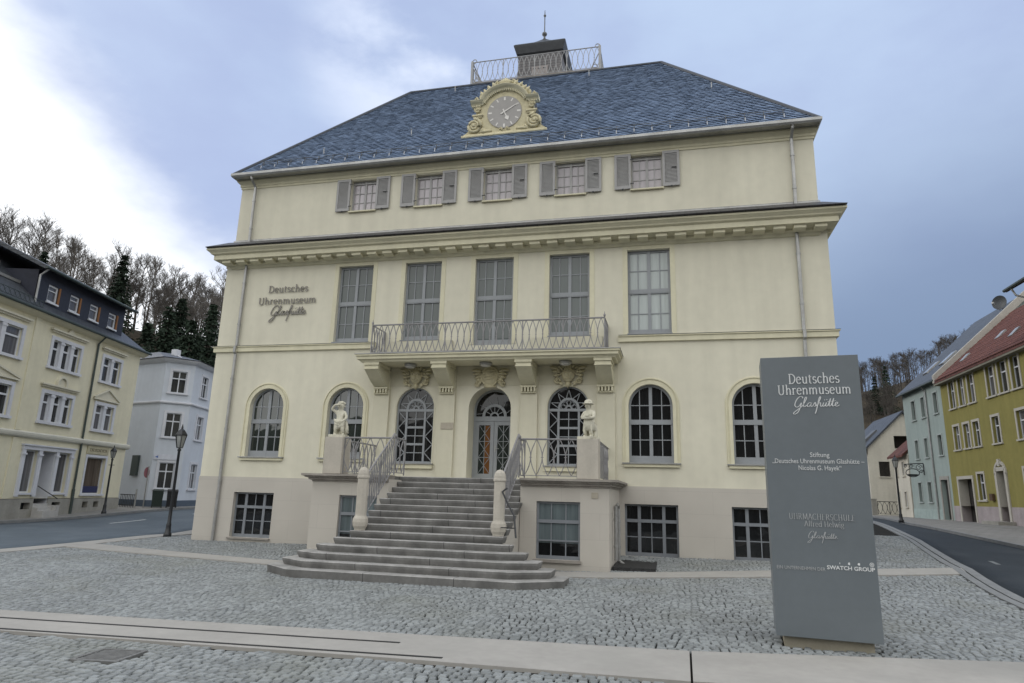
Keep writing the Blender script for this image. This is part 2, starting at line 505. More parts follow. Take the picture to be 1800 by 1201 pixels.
# left street and right street
LR_in = [(-12.3, -26), (-12.4, -4.7), (-12.5, 1.8), (-13.3, 3.9), (-14.2, 9), (-16.5, 22), (-19, 40)]
LR_out = [(-23, -26), (-22.2, -4), (-21.4, 1.0), (-21.8, 6.0), (-22.4, 10.5), (-23.2, 22), (-24.5, 40)]
mb = band(MB(), LR_in, LR_out, 0.0, 60, 0.05, 8)
tag(mb.build('road', ASPH, smooth=True), 'grey asphalt street curving past the left side of the museum', 'road', kind='structure')
RR_in = [(11.0, -26), (11.4, -12), (12.25, -4), (13.1, 1), (15.0, 10), (17.0, 22), (18.9, 33), (20, 60)]
RR_out = [(16.2, -26), (16.4, -8), (16.9, 0), (17.5, 8), (18.2, 22), (20.4, 34), (23.2, 60)]
mb = band(MB(), RR_in, RR_out, 0.0, 60, 0.05, 6)
tag(mb.build('road', ASPH2, smooth=True), 'narrow dark asphalt street rising on the right of the museum', 'road', kind='structure')


def offs(pts, d):
    out = []
    for i, p in enumerate(pts):
        a = Vector(pts[max(i - 1, 0)]); b = Vector(pts[min(i + 1, len(pts) - 1)]); t = (b - a).normalized()
        out.append((p[0] + t.y * d, p[1] - t.x * d))
    return out


mb = band(MB(), LR_out, offs(LR_out, -0.14), 0.11, 60, 0.2)
tag(mb.build('kerb', KERB), 'granite kerb along the yellow house pavement', 'kerb', kind='structure')
mb = band(MB(), offs(LR_out, -0.14), offs(LR_out, -7.5), 0.10, 50, 0.15, 4)
tag(mb.build('pavement', PAVE), 'pavement in front of the pale yellow house', 'pavement', kind='structure')
mb = band(MB(), RR_out, offs(RR_out, 0.14), 0.12, 60, 0.2)
tag(mb.build('kerb', KERB), 'granite kerb on the far side of the right street', 'kerb', kind='structure')
mb = band(MB(), offs(RR_out, 0.14), offs(RR_out, 8.5), 0.11, 50, 0.15, 4)
tag(mb.build('pavement', PAVE), 'pavement in front of the yellow-green and light blue houses', 'pavement', kind='structure')
# flush pale borders of the square
mb = band(MB(), LR_in, offs(LR_in, 0.75), 0.012, 60, 0.1)
tag(mb.build('border_strip', CONC), 'pale concrete border between the left street and the setts', 'paving strip', kind='structure')
mb = band(MB(), RR_in, offs(RR_in, -0.22), 0.02, 60, 0.1); mb2 = band(mb, offs(RR_in, -0.26), offs(RR_in, -0.44), 0.016, 60, 0.1)
tag(mb.build('kerb', KERB), 'flush double kerb between the square and the right street', 'kerb', kind='structure')
# lane dashes
mb = MB()
for (a, b) in (((-19.6, -1.6), (-18.9, 0.4)), ((-18.6, 5.2), (-18.9, 7.6)), ((-19.4, 11.5), (-19.9, 14))):
    va, vb = Vector(a), Vector(b); t = (vb - va).normalized(); nrm = Vector((t.y, -t.x)) * 0.06
    band(mb, [tuple(va - nrm), tuple(vb - nrm)], [tuple(va + nrm), tuple(vb + nrm)], 0.006, 4, 0.004)
tag(mb.build('lane_marking', WHITE), 'white lane dashes on the left street', 'road marking', kind='structure')

mb = MB()
for (a, b) in (((14.2, 1.6), (14.4, 2.6)),):
    va, vb = Vector(a), Vector(b); t = (vb - va).normalized(); nrm = Vector((t.y, -t.x)) * 0.06
    band(mb, [tuple(va - nrm), tuple(vb - nrm)], [tuple(va + nrm), tuple(vb + nrm)], 0.006, 4, 0.004)
tag(mb.build('lane_marking', mat('worn_marking', (0.16, 0.17, 0.17), 0.75, 0.3, var=0.2, vscale=4)), 'worn pale lane dashes on the right street', 'road marking', kind='structure')

# slab bands in the square
NT = [(-9, -12.15), (-4, -11.72), (2.0, -11.2), (5.70, -10.9)]; NB = [(-9, -13.35), (-2.7, -12.8), (2.5, -12.45), (5.68, -12.33)]
NT2 = [(5.725, -10.897), (9.7, -10.1), (11.2, -9.75)]; NB2 = [(5.705, -12.328), (9.9, -11.75), (11.25, -11.5)]
mb = band(MB(), NT, NB, 0.012, 40, 0.1); band(mb, NT2, NB2, 0.012, 20, 0.1)
tag(mb.build('paving_band', CONC), 'broad pale concrete band crossing the setts in the foreground', 'paving strip', kind='structure')
FT = [(-11.7, -2.45), (-4.58, -4.13), (0, -4.3), (4.2, -3.36), (7.7, -1.85), (12.75, 0.05)]; FB = [(-11.7, -3.5), (-4.09, -4.95), (0, -5.2), (4.1, -4.28), (7.7, -2.85), (12.5, -0.9)]
mb = band(MB(), FT, FB, 0.012, 50, 0.1)
tag(mb.build('paving_band', CONC), 'narrow pale concrete band running to the foot of the stairs', 'paving strip', kind='structure')
mb = MB()
for a, b in (((-9, -12.62), (2.2, -11.72)), ((-9, -13.22), (2.95, -12.27))):
    va, vb = Vector(a), Vector(b); t = (vb - va).normalized(); nrm = Vector((t.y, -t.x)) * 0.028
    band(mb, [tuple(va - nrm), tuple(vb - nrm)], [tuple(va + nrm), tuple(vb + nrm)], 0.0165, 30, 0.01)
tag(mb.build('slot_drain', DARK), 'two long dark slot drains in the foreground concrete band', 'drain', kind='structure')


def in_band(x, y, T, B, pad=0.03):
    def yat(P):
        for (x0, y0), (x1, y1) in zip(P, P[1:]):
            if x0 <= x <= x1: return y0 + (y1 - y0) * (x - x0) / (x1 - x0)
        return None
    t, b = yat(T), yat(B)
    return t is not None and b is not None and b - pad < y < t + pad


def xat(P, y):
    for (x0, y0), (x1, y1) in zip(P, P[1:]):
        if y0 <= y <= y1: return x0 + (x1 - x0) * (y - y0) / (y1 - y0)
    return P[-1][0]


NT_all = NT + NT2[1:]; NB_all = NB + NB2[1:]
rng = random.Random(3)
sv = []; sf = []
wcourse = 0.112
MONO = (6.91, 8.06, -10.12, -9.42)
i = 0
AP = 1.42                                   # segmental-arc paving: rows bow in arcs about 1.4 m wide
yc = -17.3
row = 0
while yc < 12.0:
    x = -11.75 + rng.random() * 0.1; row += 1
    while x < 20.5:
        ln = rng.uniform(0.085, 0.15); xm = x + ln / 2
        ph = xm + 0.10 * math.sin(yc * 0.8) + 0.05 * math.sin(yc * 2.1)
        u = (ph % AP) / (AP / 2) - 1; amp = 0.085 + 0.03 * math.sin(0.37 * xm + 0.23 * yc)
        ym = yc + amp * (1 - u * u) + 0.012 * math.sin(1.9 * xm + yc); slope = -2 * amp * u / (AP / 2)
        ok = -11.68 < xm < xat(RR_in, ym) - 0.46
        if ok and ym > 4.5 and not ((xm < -10.3 and ym < 8) or xm > 11): ok = False
        if ok and abs(xm) < 10.28 and ym > -0.06: ok = False
        if ok and abs(xm) < 4.0 and -3.3 < ym: ok = False
        if ok and (in_band(xm, ym, NT_all, NB_all, 0.06) or in_band(xm, ym, FT, FB, 0.06)): ok = False
        if ok and MONO[0] < xm < MONO[1] and MONO[2] < ym < MONO[3]: ok = False
        if ok and abs(xm + .55) < .28 and abs(ym + 13.35) < .28: ok = False
        if ok and not (5.55 - 1.7 * (ym + 20) - 3 < xm < 5.55 + 0.85 * (ym + 20) + 3): ok = False
        if ok:
            g = 0.0115; jx = lambda: rng.uniform(-0.007, 0.007)
            hx_, hy_ = ln / 2 - g, wcourse / 2 - g
            c = []
            for a_, b_ in ((-hx_, -hy_), (hx_, -hy_), (hx_, hy_), (-hx_, hy_)): c.append((xm + a_ - b_ * slope + jx(), ym + b_ + a_ * slope + jx()))
            zt = ground(xm, ym) + rng.uniform(-0.006, 0.004); tx, ty = rng.uniform(-0.05, 0.05), rng.uniform(-0.05, 0.05)
            cx, cy = xm, ym; o = len(sv)
            for px, py in c: sv.append((px, py, zt - 0.045))
            for px, py in c: sv.append((px, py, zt - 0.014 + (px - cx) * tx + (py - cy) * ty))
            for px, py in c:
                px, py = cx + (px - cx) * 0.82, cy + (py - cy) * 0.82
                sv.append((px, py, zt + (px - cx) * tx + (py - cy) * ty))
            for k in range(4):
                l = (k + 1) % 4
                sf.append((o + k, o + l, o + 4 + l, o + 4 + k)); sf.append((o + 4 + k, o + 4 + l, o + 8 + l, o + 8 + k))
            sf.append((o + 8, o + 9, o + 10, o + 11))
        x += ln
    yc += wcourse
me = bpy.data.meshes.new('cobbled_square')
V = np.array(sv, dtype=np.float32); F = np.array(sf, dtype=np.int32)
me.vertices.add(len(V)); me.vertices.foreach_set('co', V.ravel())
me.loops.add(F.size); me.loops.foreach_set('vertex_index', F.ravel())
me.polygons.add(len(F)); me.polygons.foreach_set('loop_start', np.arange(0, F.size, 4, dtype=np.int32))
me.update(calc_edges=True); me.validate()
me.polygons.foreach_set('use_smooth', np.zeros(len(F), dtype=bool))
me.materials.append(SETT)
ob = bpy.data.objects.new('cobbled_square', me); COL.objects.link(ob)
tag(ob, 'grey granite setts of the museum square laid in shallow arcs', 'paving', kind='structure')

# drain grate in the setts
t = thing('drain_grate', 'iron drain grate set in the setts at the lower left', 'drain grate', (-0.55, -13.35, ground(-0.55, -13.35)), R(8))
mb = MB(); mb.box(-.27, .27, -.27, -.23, -.03, .008).box(-.27, .27, .23, .27, -.03, .008).box(-.27, -.23, -.23, .23, -.03, .008).box(.23, .27, -.23, .23, -.03, .008)
mb.build('frame', mat('cast_iron', (0.15, 0.15, 0.145), 0.65, 0.4, var=0.25, vscale=12), t)
mb = MB()
for k in range(9): mb.box(-.22, .22, -.21 + k * .05, -.18 + k * .05, -.03, .002)
mb.build('grate', mat('cast_iron', (0.10, 0.10, 0.10)), t)
MB().box(-.225, .225, -.225, .225, -.045, -.035).build('pit', DARK, t)
# ---------------------------------------------------------------- museum
mus = thing('museum', 'cream three-storey museum with slate hipped roof, clock gable and balcony over the entrance', 'museum')
HW, AH, DEP = 10.22, 10.06, 14.0
ARX = (-7.93, -4.97, 4.97, 7.93)
BWS = ((-8.80, -7.30), (4.18, 5.69), (7.15, 8.66))

# walls: three storeys of front sheets with real openings, sides and back
mb = MB()
ops = [(c - .645, c + .645, 2.62, 4.98, True, .22) for c in ARX] + [(c - .645, c + .645, 2.50, 4.95, True, .16) for c in (-2.5, 2.5)] + [(-.69, .69, 2.05, 4.96, True, .75)]
wall_sheet(mb, -HW, HW, 1.97, 6.30, ops)
WX = [-5.0, -2.5, 0.0, 2.5, 5.0]
ops = [(c - .652, c + .652, 6.52 if i != 2 else 6.32, 9.286, False, .2) for i, c in enumerate(WX)]
wall_sheet(mb, -HW, HW, 6.30, 9.9, ops)
for s in (-1, 1): mb.poly([(s * HW, 0, 1.97), (s * HW, DEP, 1.97), (s * HW, DEP, 9.9), (s * HW, 0, 9.9)])
mb.poly([(-HW, DEP, 1.97), (HW, DEP, 1.97), (HW, DEP, 9.9), (-HW, DEP, 9.9)])
mb.build('wall', CREAM, mus)
mb = MB()
wall_sheet(mb, -HW - .02, HW + .02, -0.6, 1.972, [(a, b, 0.02, 1.47, False, .24) for a, b in BWS], y=-0.02)
for s in (-1, 1): mb.poly([(s * (HW + .02), -.02, -.6), (s * (HW + .02), DEP, -.6), (s * (HW + .02), DEP, 1.972), (s * (HW + .02), -.02, 1.972)])
mb.poly([(-HW - .02, -.02, 1.972), (HW + .02, -.02, 1.972), (HW + .02, 0.0, 1.972), (-HW - .02, 0.0, 1.972)])
for s in (-1, 1): mb.poly([(s * (HW + .02), -.02, 1.972), (s * (HW + .02), DEP, 1.972), (s * HW, DEP, 1.972), (s * HW, -.02, 1.972)])
mb.build('plinth', PLINTH, mus)
mb = MB()
ATX = WX
wall_sheet(mb, -AH, AH, 9.9, 12.95, [(c - .5, c + .5, 11.38, 12.60, False, .2) for c in ATX], y=0.06)
for s in (-1, 1): mb.poly([(s * AH, 0.06, 9.9), (s * AH, DEP - .1, 9.9), (s * AH, DEP - .1, 12.95), (s * AH, 0.06, 12.95)])
mb.poly([(-AH, DEP - .1, 9.9), (AH, DEP - .1, 9.9), (AH, DEP - .1, 12.95), (-AH, DEP - .1, 12.95)])
mb.build('attic_wall', CREAM, mus)

# belt course, main cornice with modillions, eaves
PATH = [(-HW, DEP), (-HW, 0), (HW, 0), (HW, DEP)]
bp = [(-.02, 6.28), (.075, 6.30), (.075, 6.44), (.11, 6.46), (.11, 6.49), (-.02, 6.50)]
for pp in ([(-HW, DEP), (-HW, 0), (-4.05, 0)], [(4.05, 0), (HW, 0), (HW, DEP)]): molding(MB(), pp, bp).build('belt_course', TRIM, mus)
bp = [(-.02, 6.501), (.12, 6.498), (.125, 6.505), (-.02, 6.52)]
for pp in ([(-HW, DEP), (-HW, 0), (-4.05, 0)], [(4.05, 0), (HW, 0), (HW, DEP)]): molding(MB(), pp, bp).build('belt_flashing', ZINC, mus)
mb = MB()
CPATH = [(-HW + .27, DEP), (-HW + .27, 0), (HW - .27, 0), (HW - .27, DEP)]
molding(mb, CPATH, [(-.02, 9.40), (.06, 9.42), (.10, 9.50), (.17, 9.52), (.17, 9.60), (.50, 9.64), (.50, 9.80), (.54, 9.82), (.58, 9.84), (.60, 9.88), (.67, 9.94), (.69, 9.955), (.70, 9.96), (.70, 10.02), (-.02, 10.03)])
mb.build('cornice', TRIM, mus)
mb = MB()
nmod = 36
for k in range(nmod):
    x = -9.98 + 19.96 * k / (nmod - 1)
    MB().prism_yz([(-.165, 9.50), (-.40, 9.525), (-.42, 9.54), (-.42, 9.63), (-.165, 9.63)], x - .17, x + .17).build('modillion', TRIM, mus)
for s in (-1, 1):
    for k in range(10):
        y = .3 + .57 * k
        MB().box(min(s * (HW - .05), s * (HW + .15)), max(s * (HW - .05), s * (HW + .15)), y - .17, y + .17, 9.52, 9.63).build('modillion', TRIM, mus)
mb = MB(); molding(mb, [(-AH + .25, DEP), (-AH + .25, 0.06), (AH - .25, 0.06), (AH - .25, DEP)], [(-.02, 10.03), (.83, 10.035), (.84, 10.06), (.60, 10.20), (.30, 10.38), (.0, 10.50), (-.02, 10.50)])
mb.build('cornice_roof', SLATE2, mus)
mb = MB(); molding(mb, [(-AH, DEP), (-AH, 0.06), (AH, 0.06), (AH, DEP)], [(-.01, 10.47), (.05, 10.485), (.05, 10.53), (.018, 10.57), (-.01, 10.57)])
mb.build('cornice_flashing', ZINC, mus)
APATH = [(-AH, DEP), (-AH, 0.06), (AH, 0.06), (AH, DEP)]
mb = MB(); molding(mb, APATH, [(-.02, 12.62), (.03, 12.63), (.03, 12.70), (.06, 12.72), (.06, 12.80), (.12, 12.86), (.16, 12.9), (.16, 12.95), (-.02, 12.96)])
mb.build('eaves_moulding', TRIM, mus)
mb = MB(); molding(mb, [(-AH + .30, DEP), (-AH + .30, 0.06), (AH - .30, 0.06), (AH - .30, DEP)], [(-.02, 12.962), (.40, 12.955), (.42, 12.93), (.46, 12.93), (.50, 12.99), (.50, 13.08), (.47, 13.08), (.44, 13.02), (-.02, 13.03)])
mb.build('gutter', ZINC, mus)

# main roof
EX, EY, EZ, RZ, RX = AH + .14, -.37, 13.03, 19.28, 5.55
RY0, RY1, EY1 = 4.77, 9.6, DEP + .3
mb = MB()
e = [(-EX, EY, EZ), (EX, EY, EZ), (EX, EY1, EZ), (-EX, EY1, EZ)]; rd = [(-RX, RY0, RZ), (RX, RY0, RZ), (RX, RY1, RZ), (-RX, RY1, RZ)]
mb.loft([e, rd])


def slate_slope(mb, a0, a1, b0, b1, seed, cw=.23, ch=.15, inc=R(7)):
    """overlapping slates on the slope a0-a1 (eave) to b0-b1 (ridge); courses rise slightly"""
    a0, a1, b0, b1 = map(Vector, (a0, a1, b0, b1)); U = (a1 - a0).normalized(); W_ = (b0 - a0) - U * (b0 - a0).dot(U); VL = W_.length; Vd = W_.normalized(); N_ = U.cross(Vd)
    if N_.z < 0: N_ = -N_
    L_ = (a1 - a0).length; l0 = (b0 - a0).dot(U); l1 = L_ - (b1 - a0).dot(U); r_ = random.Random(seed)
    ci, si = math.cos(inc), math.sin(inc); nrow = int((VL + L_ * si) / ch) + 4
    for j in range(-int(L_ * si / ch) - 3, nrow):
        nn_ = int((L_ * ci + VL * si) / cw) + 4
        for i in range(-2, nn_):
            p = (i + .5 * (j % 2)) * cw; q = j * ch
            u = p * ci - q * si; v = p * si + q * ci
            if v < .0 or v > VL - .05: continue
            ul, ur = l0 * v / VL, L_ - l1 * v / VL
            if u < ul + .02 or u > ur - .02: continue
            hw = cw * .5 - .006; lf = .030 + r_.uniform(-.006, .008); tl = r_.uniform(-.004, .004)
            c = []
            for du, dv, h in ((-hw, -ch * .5, lf + tl), (hw, -ch * .5, lf - tl), (hw, ch * .62, .003), (-hw, ch * .62, .003)):
                uu = min(max(u + du * ci - dv * si, ul), ur); vv = min(max(v + du * si + dv * ci, -.04), VL)
                c.append(a0 + U * uu + Vd * vv + N_ * h)
            d_ = -N_ * .012
            o_ = len(mb.v); mb.v += [tuple(x) for x in c]
            mb.f += [(o_, o_ + 1, o_ + 2, o_ + 3)]


slate_slope(mb, e[0], e[1], rd[0], rd[1], 1)
slate_slope(mb, e[1], e[2], rd[1], rd[2], 2); slate_slope(mb, e[3], e[0], rd[3], rd[0], 3)
mb.build('roof', mat('roof_slate_pieces', (.155, .215, .325), .42, .5, var=.07, vscale=.6, island=.13, bump=.1, bscale=40), mus)
mb = MB()
for a, b in ((e[0], rd[0]), (e[1], rd[1]), (rd[0], rd[1]), (rd[1], rd[2])):
    mb.tube([Vector(a) + Vector((0, 0, .03)), Vector(b) + Vector((0, 0, .03))], .065, 6)
mb.build('ridge_capping', mat('ridge_slate', (0.06, 0.068, 0.085), 0.5, 0.4, var=0.15, vscale=5), mus)
# side dormer on the right hip
mb = MB(); mb.prism_yz([(4.6, 14.5), (4.6, 16.3), (7.0, 17.2), (9.4, 16.3), (9.4, 14.5)], 5.8, 9.1)
mb.build('side_dormer', SLATE2, mus)
sl = Vector((0, RY0 - EY, RZ - EZ)).normalized(); slope = (RZ - EZ) / (RY0 - EY)
nrm = Vector((0, -sl.z, sl.y))
mb = MB(); br = MB()
yy = EY + .42; zz = EZ + slope * .42
for h in (.08, .16): mb.tube([(-EX + .9, yy + nrm.y * h, zz + nrm.z * h), (EX - .9, yy + nrm.y * h, zz + nrm.z * h)], .009, 4)
for k in range(33):
    x = -EX + .95 + (2 * EX - 1.9) * k / 32
    mb.box(x - .010, x + .010, yy - .03, yy + .0, zz - .14, zz + .18)
mb.build('snow_guard', DKZINC, mus)
for k in range(33):
    x = -EX + .95 + (2 * EX - 1.9) * k / 32
    MB().box(x - .014, x + .014, yy - .165, yy - .145, zz - .24, zz - .06).build('snow_guard_bracket', mat('bright_zinc', (0.42, 0.43, 0.45), 0.4, 0.5, metal=0.4), mus)
# lightning rod tips and stub vents on the roof
for (x, t0) in ((-3.8, .30), (-7.0, .16), (2.6, .92), (-3.3, .93), (7.3, .5)):
    y = EY + (RY0 - EY) * t0; z = EZ + (RZ - EZ) * t0
    MB().tube([(x, y, z - .02), (x, y - .03, z + .22)], .016, 5).ell((x, y - .03, z + .22), (.03, .03, .03), 6, 4).build('roof_hook', ZINC, mus)

# downpipes
def pipe_run(pts, name='downpipe', r=.052):
    m_ = MB(); m_.tube(pts, r, 10); q = m_.build(name, ZINC, mus, smooth=False)
    c = MB()
    for a, b in zip(pts, pts[1:]):
        va, vb = Vector(a), Vector(b)
        if (vb - va).length < 1.2: continue
        n = max(2, int((vb - va).length / 1.5))
        for k in range(n):
            p = va.lerp(vb, (k + .5) / n); c.tube([p - Vector((0, 0, .03)), p + Vector((0, 0, .03))], r + .014, 10)
    if c.v: c.build('clamp', ZINC, q)
for s in (-1, 1):
    pipe_run([(s * 9.42, -.36, 12.98), (s * 9.42, -.34, 12.86), (s * 9.41, -.06, 12.62), (s * 9.40, -.05, 10.42)])
    pipe_run([(s * 9.36, -.09, 9.62), (s * 9.36, -.09, 6.52), (s * 9.36, -.17, 6.46), (s * 9.36, -.17, 6.28), (s * 9.36, -.09, 6.2), (s * 9.36, -.09, .95), (s * 9.36, -.10, ground(s * 9.36, 0) - .03)])

# ---- windows
def frame_rect(fr, pn, x0, x1, z0, z1, yf, fw=.06, mull=(), trans=(), bars_v=(), bars_h=(), kick=0.0, d=.06):
    """fixed frame, mullions, transoms, glazing bars in one mesh; panes in another"""
    fr.box(x0, x0 + fw, yf, yf + d, z0, z1); fr.box(x1 - fw, x1, yf, yf + d, z0, z1)
    fr.box(x0 + fw, x1 - fw, yf + .002, yf + d, z1 - fw, z1); fr.box(x0 + fw, x1 - fw, yf + .002, yf + d, z0, z0 + fw + kick)
    for m_, w in mull: fr.box(m_ - w / 2, m_ + w / 2, yf - .004, yf + d, z0 + .01, z1 - .01)
    for z, w in trans: fr.box(x0 + .01, x1 - .01, yf - .012, yf + d - .004, z - w / 2, z + w / 2)
    for b in bars_v: fr.box(b[0] - .014, b[0] + .014, yf + .012, yf + .05, (b[1] if len(b) > 1 else z0 + .01), (b[2] if len(b) > 1 else z1 - .01))
    for z in bars_h: fr.box(x0 + .01, x1 - .01, yf + .016, yf + .047, z - .014, z + .014)
    pn.poly([(x0 + .01, yf + .035, z0 + .01), (x1 - .01, yf + .035, z0 + .01), (x1 - .01, yf + .035, z1 - .01), (x0 + .01, yf + .035, z1 - .01)])


# tall first-floor windows
for i, c in enumerate(WX):
    z0 = 6.52 if i != 2 else 6.02; z1 = 9.286; zt = 7.95
    fr, pn = MB(), MB()
    x0, x1 = c - .652, c + .652
    if i == 2: fr_b = 6.33
    frame_rect(fr, pn, x0, x1, z0 if i != 2 else 6.33, z1, .14, .075, [(c, .10)], [(zt, .13), (zt - .075, .03)], [(c - .335,), (c + .335,)], [8.62, 7.22], kick=.12)
    w = fr.build('window', FRAME, mus)
    pn.build('pane', GLASSB if i not in (4,) else GLASSW, w)
    tr = MB()
    if i != 2: tr.box(x0 - .02, x1 + .02, -.09, .15, 6.515, 6.55)
    tr2 = MB()
    zb = 6.53 if i != 2 else 6.35
    tr2.box(x0 - .15, x0 - .001, -.014, .01, zb, z1 + .15); tr2.box(x1 + .001, x1 + .15, -.014, .01, zb, z1 + .15); tr2.box(x0 - .001, x1 + .001, -.012, .01, z1 + .001, z1 + .148)
    tr2.build('surround', TRIM, w)
    if i != 2: tr.build('sill', FRAME, w)

# attic windows with louvred shutters
for i, c in enumerate(ATX):
    fr, pn = MB(), MB()
    x0, x1 = c - .5, c + .5
    frame_rect(fr, pn, x0, x1, 11.38, 12.60, .20, .055, [(c, .075)], [(12.50, .05)], [(c - .235,), (c + .235,)], [11.77, 12.13], d=.05)
    w = fr.build('window', SHUT, mus); pn.build('pane', GLASSC, w)
    MB().box(x0 - .03, x1 + .03, -.03, .20, 11.335, 11.378).build('sill', TRIM, w)
    for s in (-1, 1):
        a = c + s * .505; b = c + s * 1.035; xa, xb = min(a, b), max(a, b)
        sh = MB(); y0, y1 = -.02, .025
        if s < 0: pass
        zb, zt = 11.40, 12.63
        sh.box(xa, xa + .075, y0, y1, zb, zt); sh.box(xb - .075, xb, y0, y1, zb, zt); sh.box(xa + .075, xb - .075, y0 + .002, y1, zt - .09, zt); sh.box(xa + .075, xb - .075, y0 + .002, y1, zb, zb + .10)
        n = 22
        for k in range(n):
            z = zb + .11 + (zt - zb - .21) * k / n
            sh.poly([(xa + .07, y0 + .010, z), (xb - .07, y0 + .010, z), (xb - .07, y0 + .034, z + .055), (xa + .07, y0 + .034, z + .055)])
        so = sh.build('shutter', SHUT, w)
        hg = MB()
        hg.box((xa + xb) / 2 - .03, (xa + xb) / 2 + .03, y0 - .03, y0 + .01, zb - .045, zb - .003)
        if s > 0: hg.box(xb - .25, xb - .10, y0 - .02, y0 - .003, 12.02, 12.04)
        else:
            hg.box(xb - .02, xb + .09, y0 - .02, y0 - .003, 12.40, 12.43); hg.box(xb - .02, xb + .09, y0 - .02, y0 - .003, 11.55, 11.58)
        hg.build('hinge', BLACKIRON, so)

# arched ground-floor windows with moulded surround
def arch_band(mb, c, r0, r1, sp, zb, y0, y1):
    a = [(c - r0, zb)] + arc(c, sp, r0, 180, 0, 24) + [(c + r0, zb)]
    b = [(c - r1, zb)] + arc(c, sp, r1, 180, 0, 24) + [(c + r1, zb)]
    rings = [[(p[0], y1, p[1]), (p[0], y0, p[1]), (q[0], y0, q[1]), (q[0], y1, q[1])] for p, q in zip(a, b)]
    mb.loft(rings)


def arch_pane(pn, c, r, sp, zb, y):
    pn.poly([(c - r, y, zb), (c + r, y, zb)] + [(x, y, z) for x, z in arc(c, sp, r, 0, 180, 24)])


for i, c in enumerate(ARX):
    r = .645; sp = 4.98 - r; yf = .15
    fr, pn = MB(), MB()
    arch_band(fr, c, r - .065, r, sp, 2.62, yf, yf + .06)
    fr.box(c - r + .01, c + r - .01, yf + .002, yf + .06, 2.62, 2.86)
    fr.box(c - .05, c + .05, yf - .004, yf + .06, 2.63, 4.97)
    fr.box(c - r + .01, c + r - .01, yf - .012, yf + .055, 3.80, 3.93); fr.box(c - r + .01, c + r - .01, yf - .02, yf + .05, 3.785, 3.81)
    h = math.sqrt(r * r - .32 ** 2)
    for s in (-1, 1): fr.box(c + s * .325 - .014, c + s * .325 + .014, yf + .012, yf + .05, 2.64, sp + h - .02)
    for z in (3.33, 4.36): fr.box(c - r + .02, c + r - .02, yf + .016, yf + .047, z - .014, z + .014)
    arch_pane(pn, c, r - .01, sp, 2.64, yf + .035)
    w = fr.build('window', FRAME, mus)
    pn.build('pane', GLASSD if i >= 2 else GLASSG, w)
    tr = MB(); arch_band(tr, c, r + .001, r + .10, sp, 2.655, -.03, .012); arch_band(tr, c, r + .102, r + .19, sp, 2.655, -.014, .012); arch_band(tr, c, r + .15, r + .175, sp, 2.655, -.04, -.0145)
    tr.build('surround', TRIM, w)
    MB().box(c - .84, c + .84, -.12, .16, 2.615, 2.65).build('sill', ZINC, w)
    MB().box(c - .80, c + .80, -.08, .012, 2.53, 2.612).build('sill_moulding', TRIM, w)

# basement windows: narrow, wide, narrow lights
for (a, b) in BWS:
    fr, pn = MB(), MB(); w_ = b - a
    m1, m2 = a + w_ * .27, b - w_ * .27
    frame_rect(fr, pn, a, b, .02, 1.47, .12, .055, [(m1, .09), (m2, .09)], [(1.0, .09)], [((m1 + m2) / 2,)], [.55], kick=.05)
    w = fr.build('window', mat('grey_blue_window_paint', (0.21, 0.225, 0.245), 0.45, 0.4, var=0.05), mus); pn.build('pane', GLASSD, w)
    MB().box(a - .06, b + .02, -.09, .13, -.035, .015).build('sill', CAPST, w)

# entrance bay: decorated windows left and right
for c in (-2.5, 2.5):
    r = .645; sp = 4.95 - r; yf = .10; zb = 2.50; zt = 4.22
    fr, pn = MB(), MB()
    arch_band(fr, c, r - .05, r, sp, zb, yf, yf + .06)
    fr.box(c - r + .01, c + r - .01, yf + .002, yf + .06, zb, zb + .09)
    fr.box(c - r + .01, c + r - .01, yf - .012, yf + .05, zt - .04, zt + .04)
    for s in (-1, 1): fr.box(c + s * .315 - .032, c + s * .315 + .032, yf - .004, yf + .05, zb + .02, zt)
    fr.box(c - .013, c + .013, yf + .014, yf + .05, zb + .02, zt)
    hh = (zt - zb - .1) / 6
    for k in range(1, 6):
        th = .034 if k in (2, 4) else .013
        fr.box(c - .30, c + .30, yf + (.004 if k in (2, 4) else .016), yf + .048, zb + .09 + k * hh - th, zb + .09 + k * hh + th)
    for s in (-1, 1):
        xa, xb = c + s * .345, c + s * .60
        zz0 = zb + .1; st = (zt - .04 - zz0) / 6
        for k in range(6):
            p = (xa if k % 2 else xb, yf + .02, zz0 + k * st); q_ = (xb if k % 2 else xa, yf + .02, zz0 + (k + 1) * st)
            fr.tube([p, q_], .017, 4)
    arch_band(fr, c, .26, .335, zt + .05, zt + .03, yf - .005, yf + .04)
    arch_band(fr, c, .06, .10, zt + .05, zt + .03, yf - .002, yf + .04)
    for a in (18, 54, 90, 126, 162):
        cx, cz = c + .175 * math.cos(R(a)), zt + .05 + .175 * math.sin(R(a))
        fr.tube([(cx + .068 * math.cos(R(b)), yf + .015, cz + .068 * math.sin(R(b))) for b in range(0, 361, 30)], .012, 4)
    for a in (0, 36, 72, 108, 144):
        a0, a1 = R(a + 4), R(a + 32); am = R(a + 18)
        ro = .585
        tip = (c + ro * math.cos(am), yf + .02, zt + .05 + ro * math.sin(am) * 1.0)
        for b in (a0, a1): fr.tube([(c + .33 * math.cos(b), yf + .02, zt + .05 + .33 * math.sin(b)), tip], .016, 4)
    arch_pane(pn, c, r - .01, sp, zb + .02, yf + .04)
    w = fr.build('window', FRAME, mus); pn.build('pane', GLASSD, w)
    MB().box(c - .75, c + .72, -.13, .10, 2.49, 2.525).build('sill', ZINC, w)
    MB().box(c - .72, c + .70, -.09, .01, 2.36, 2.487).build('sill_moulding', TRIM, w)
    tr = MB(); arch_band(tr, c, r + .001, r + .05, sp, 2.53, -.012, .012); tr.build('surround', PORTAL, w)

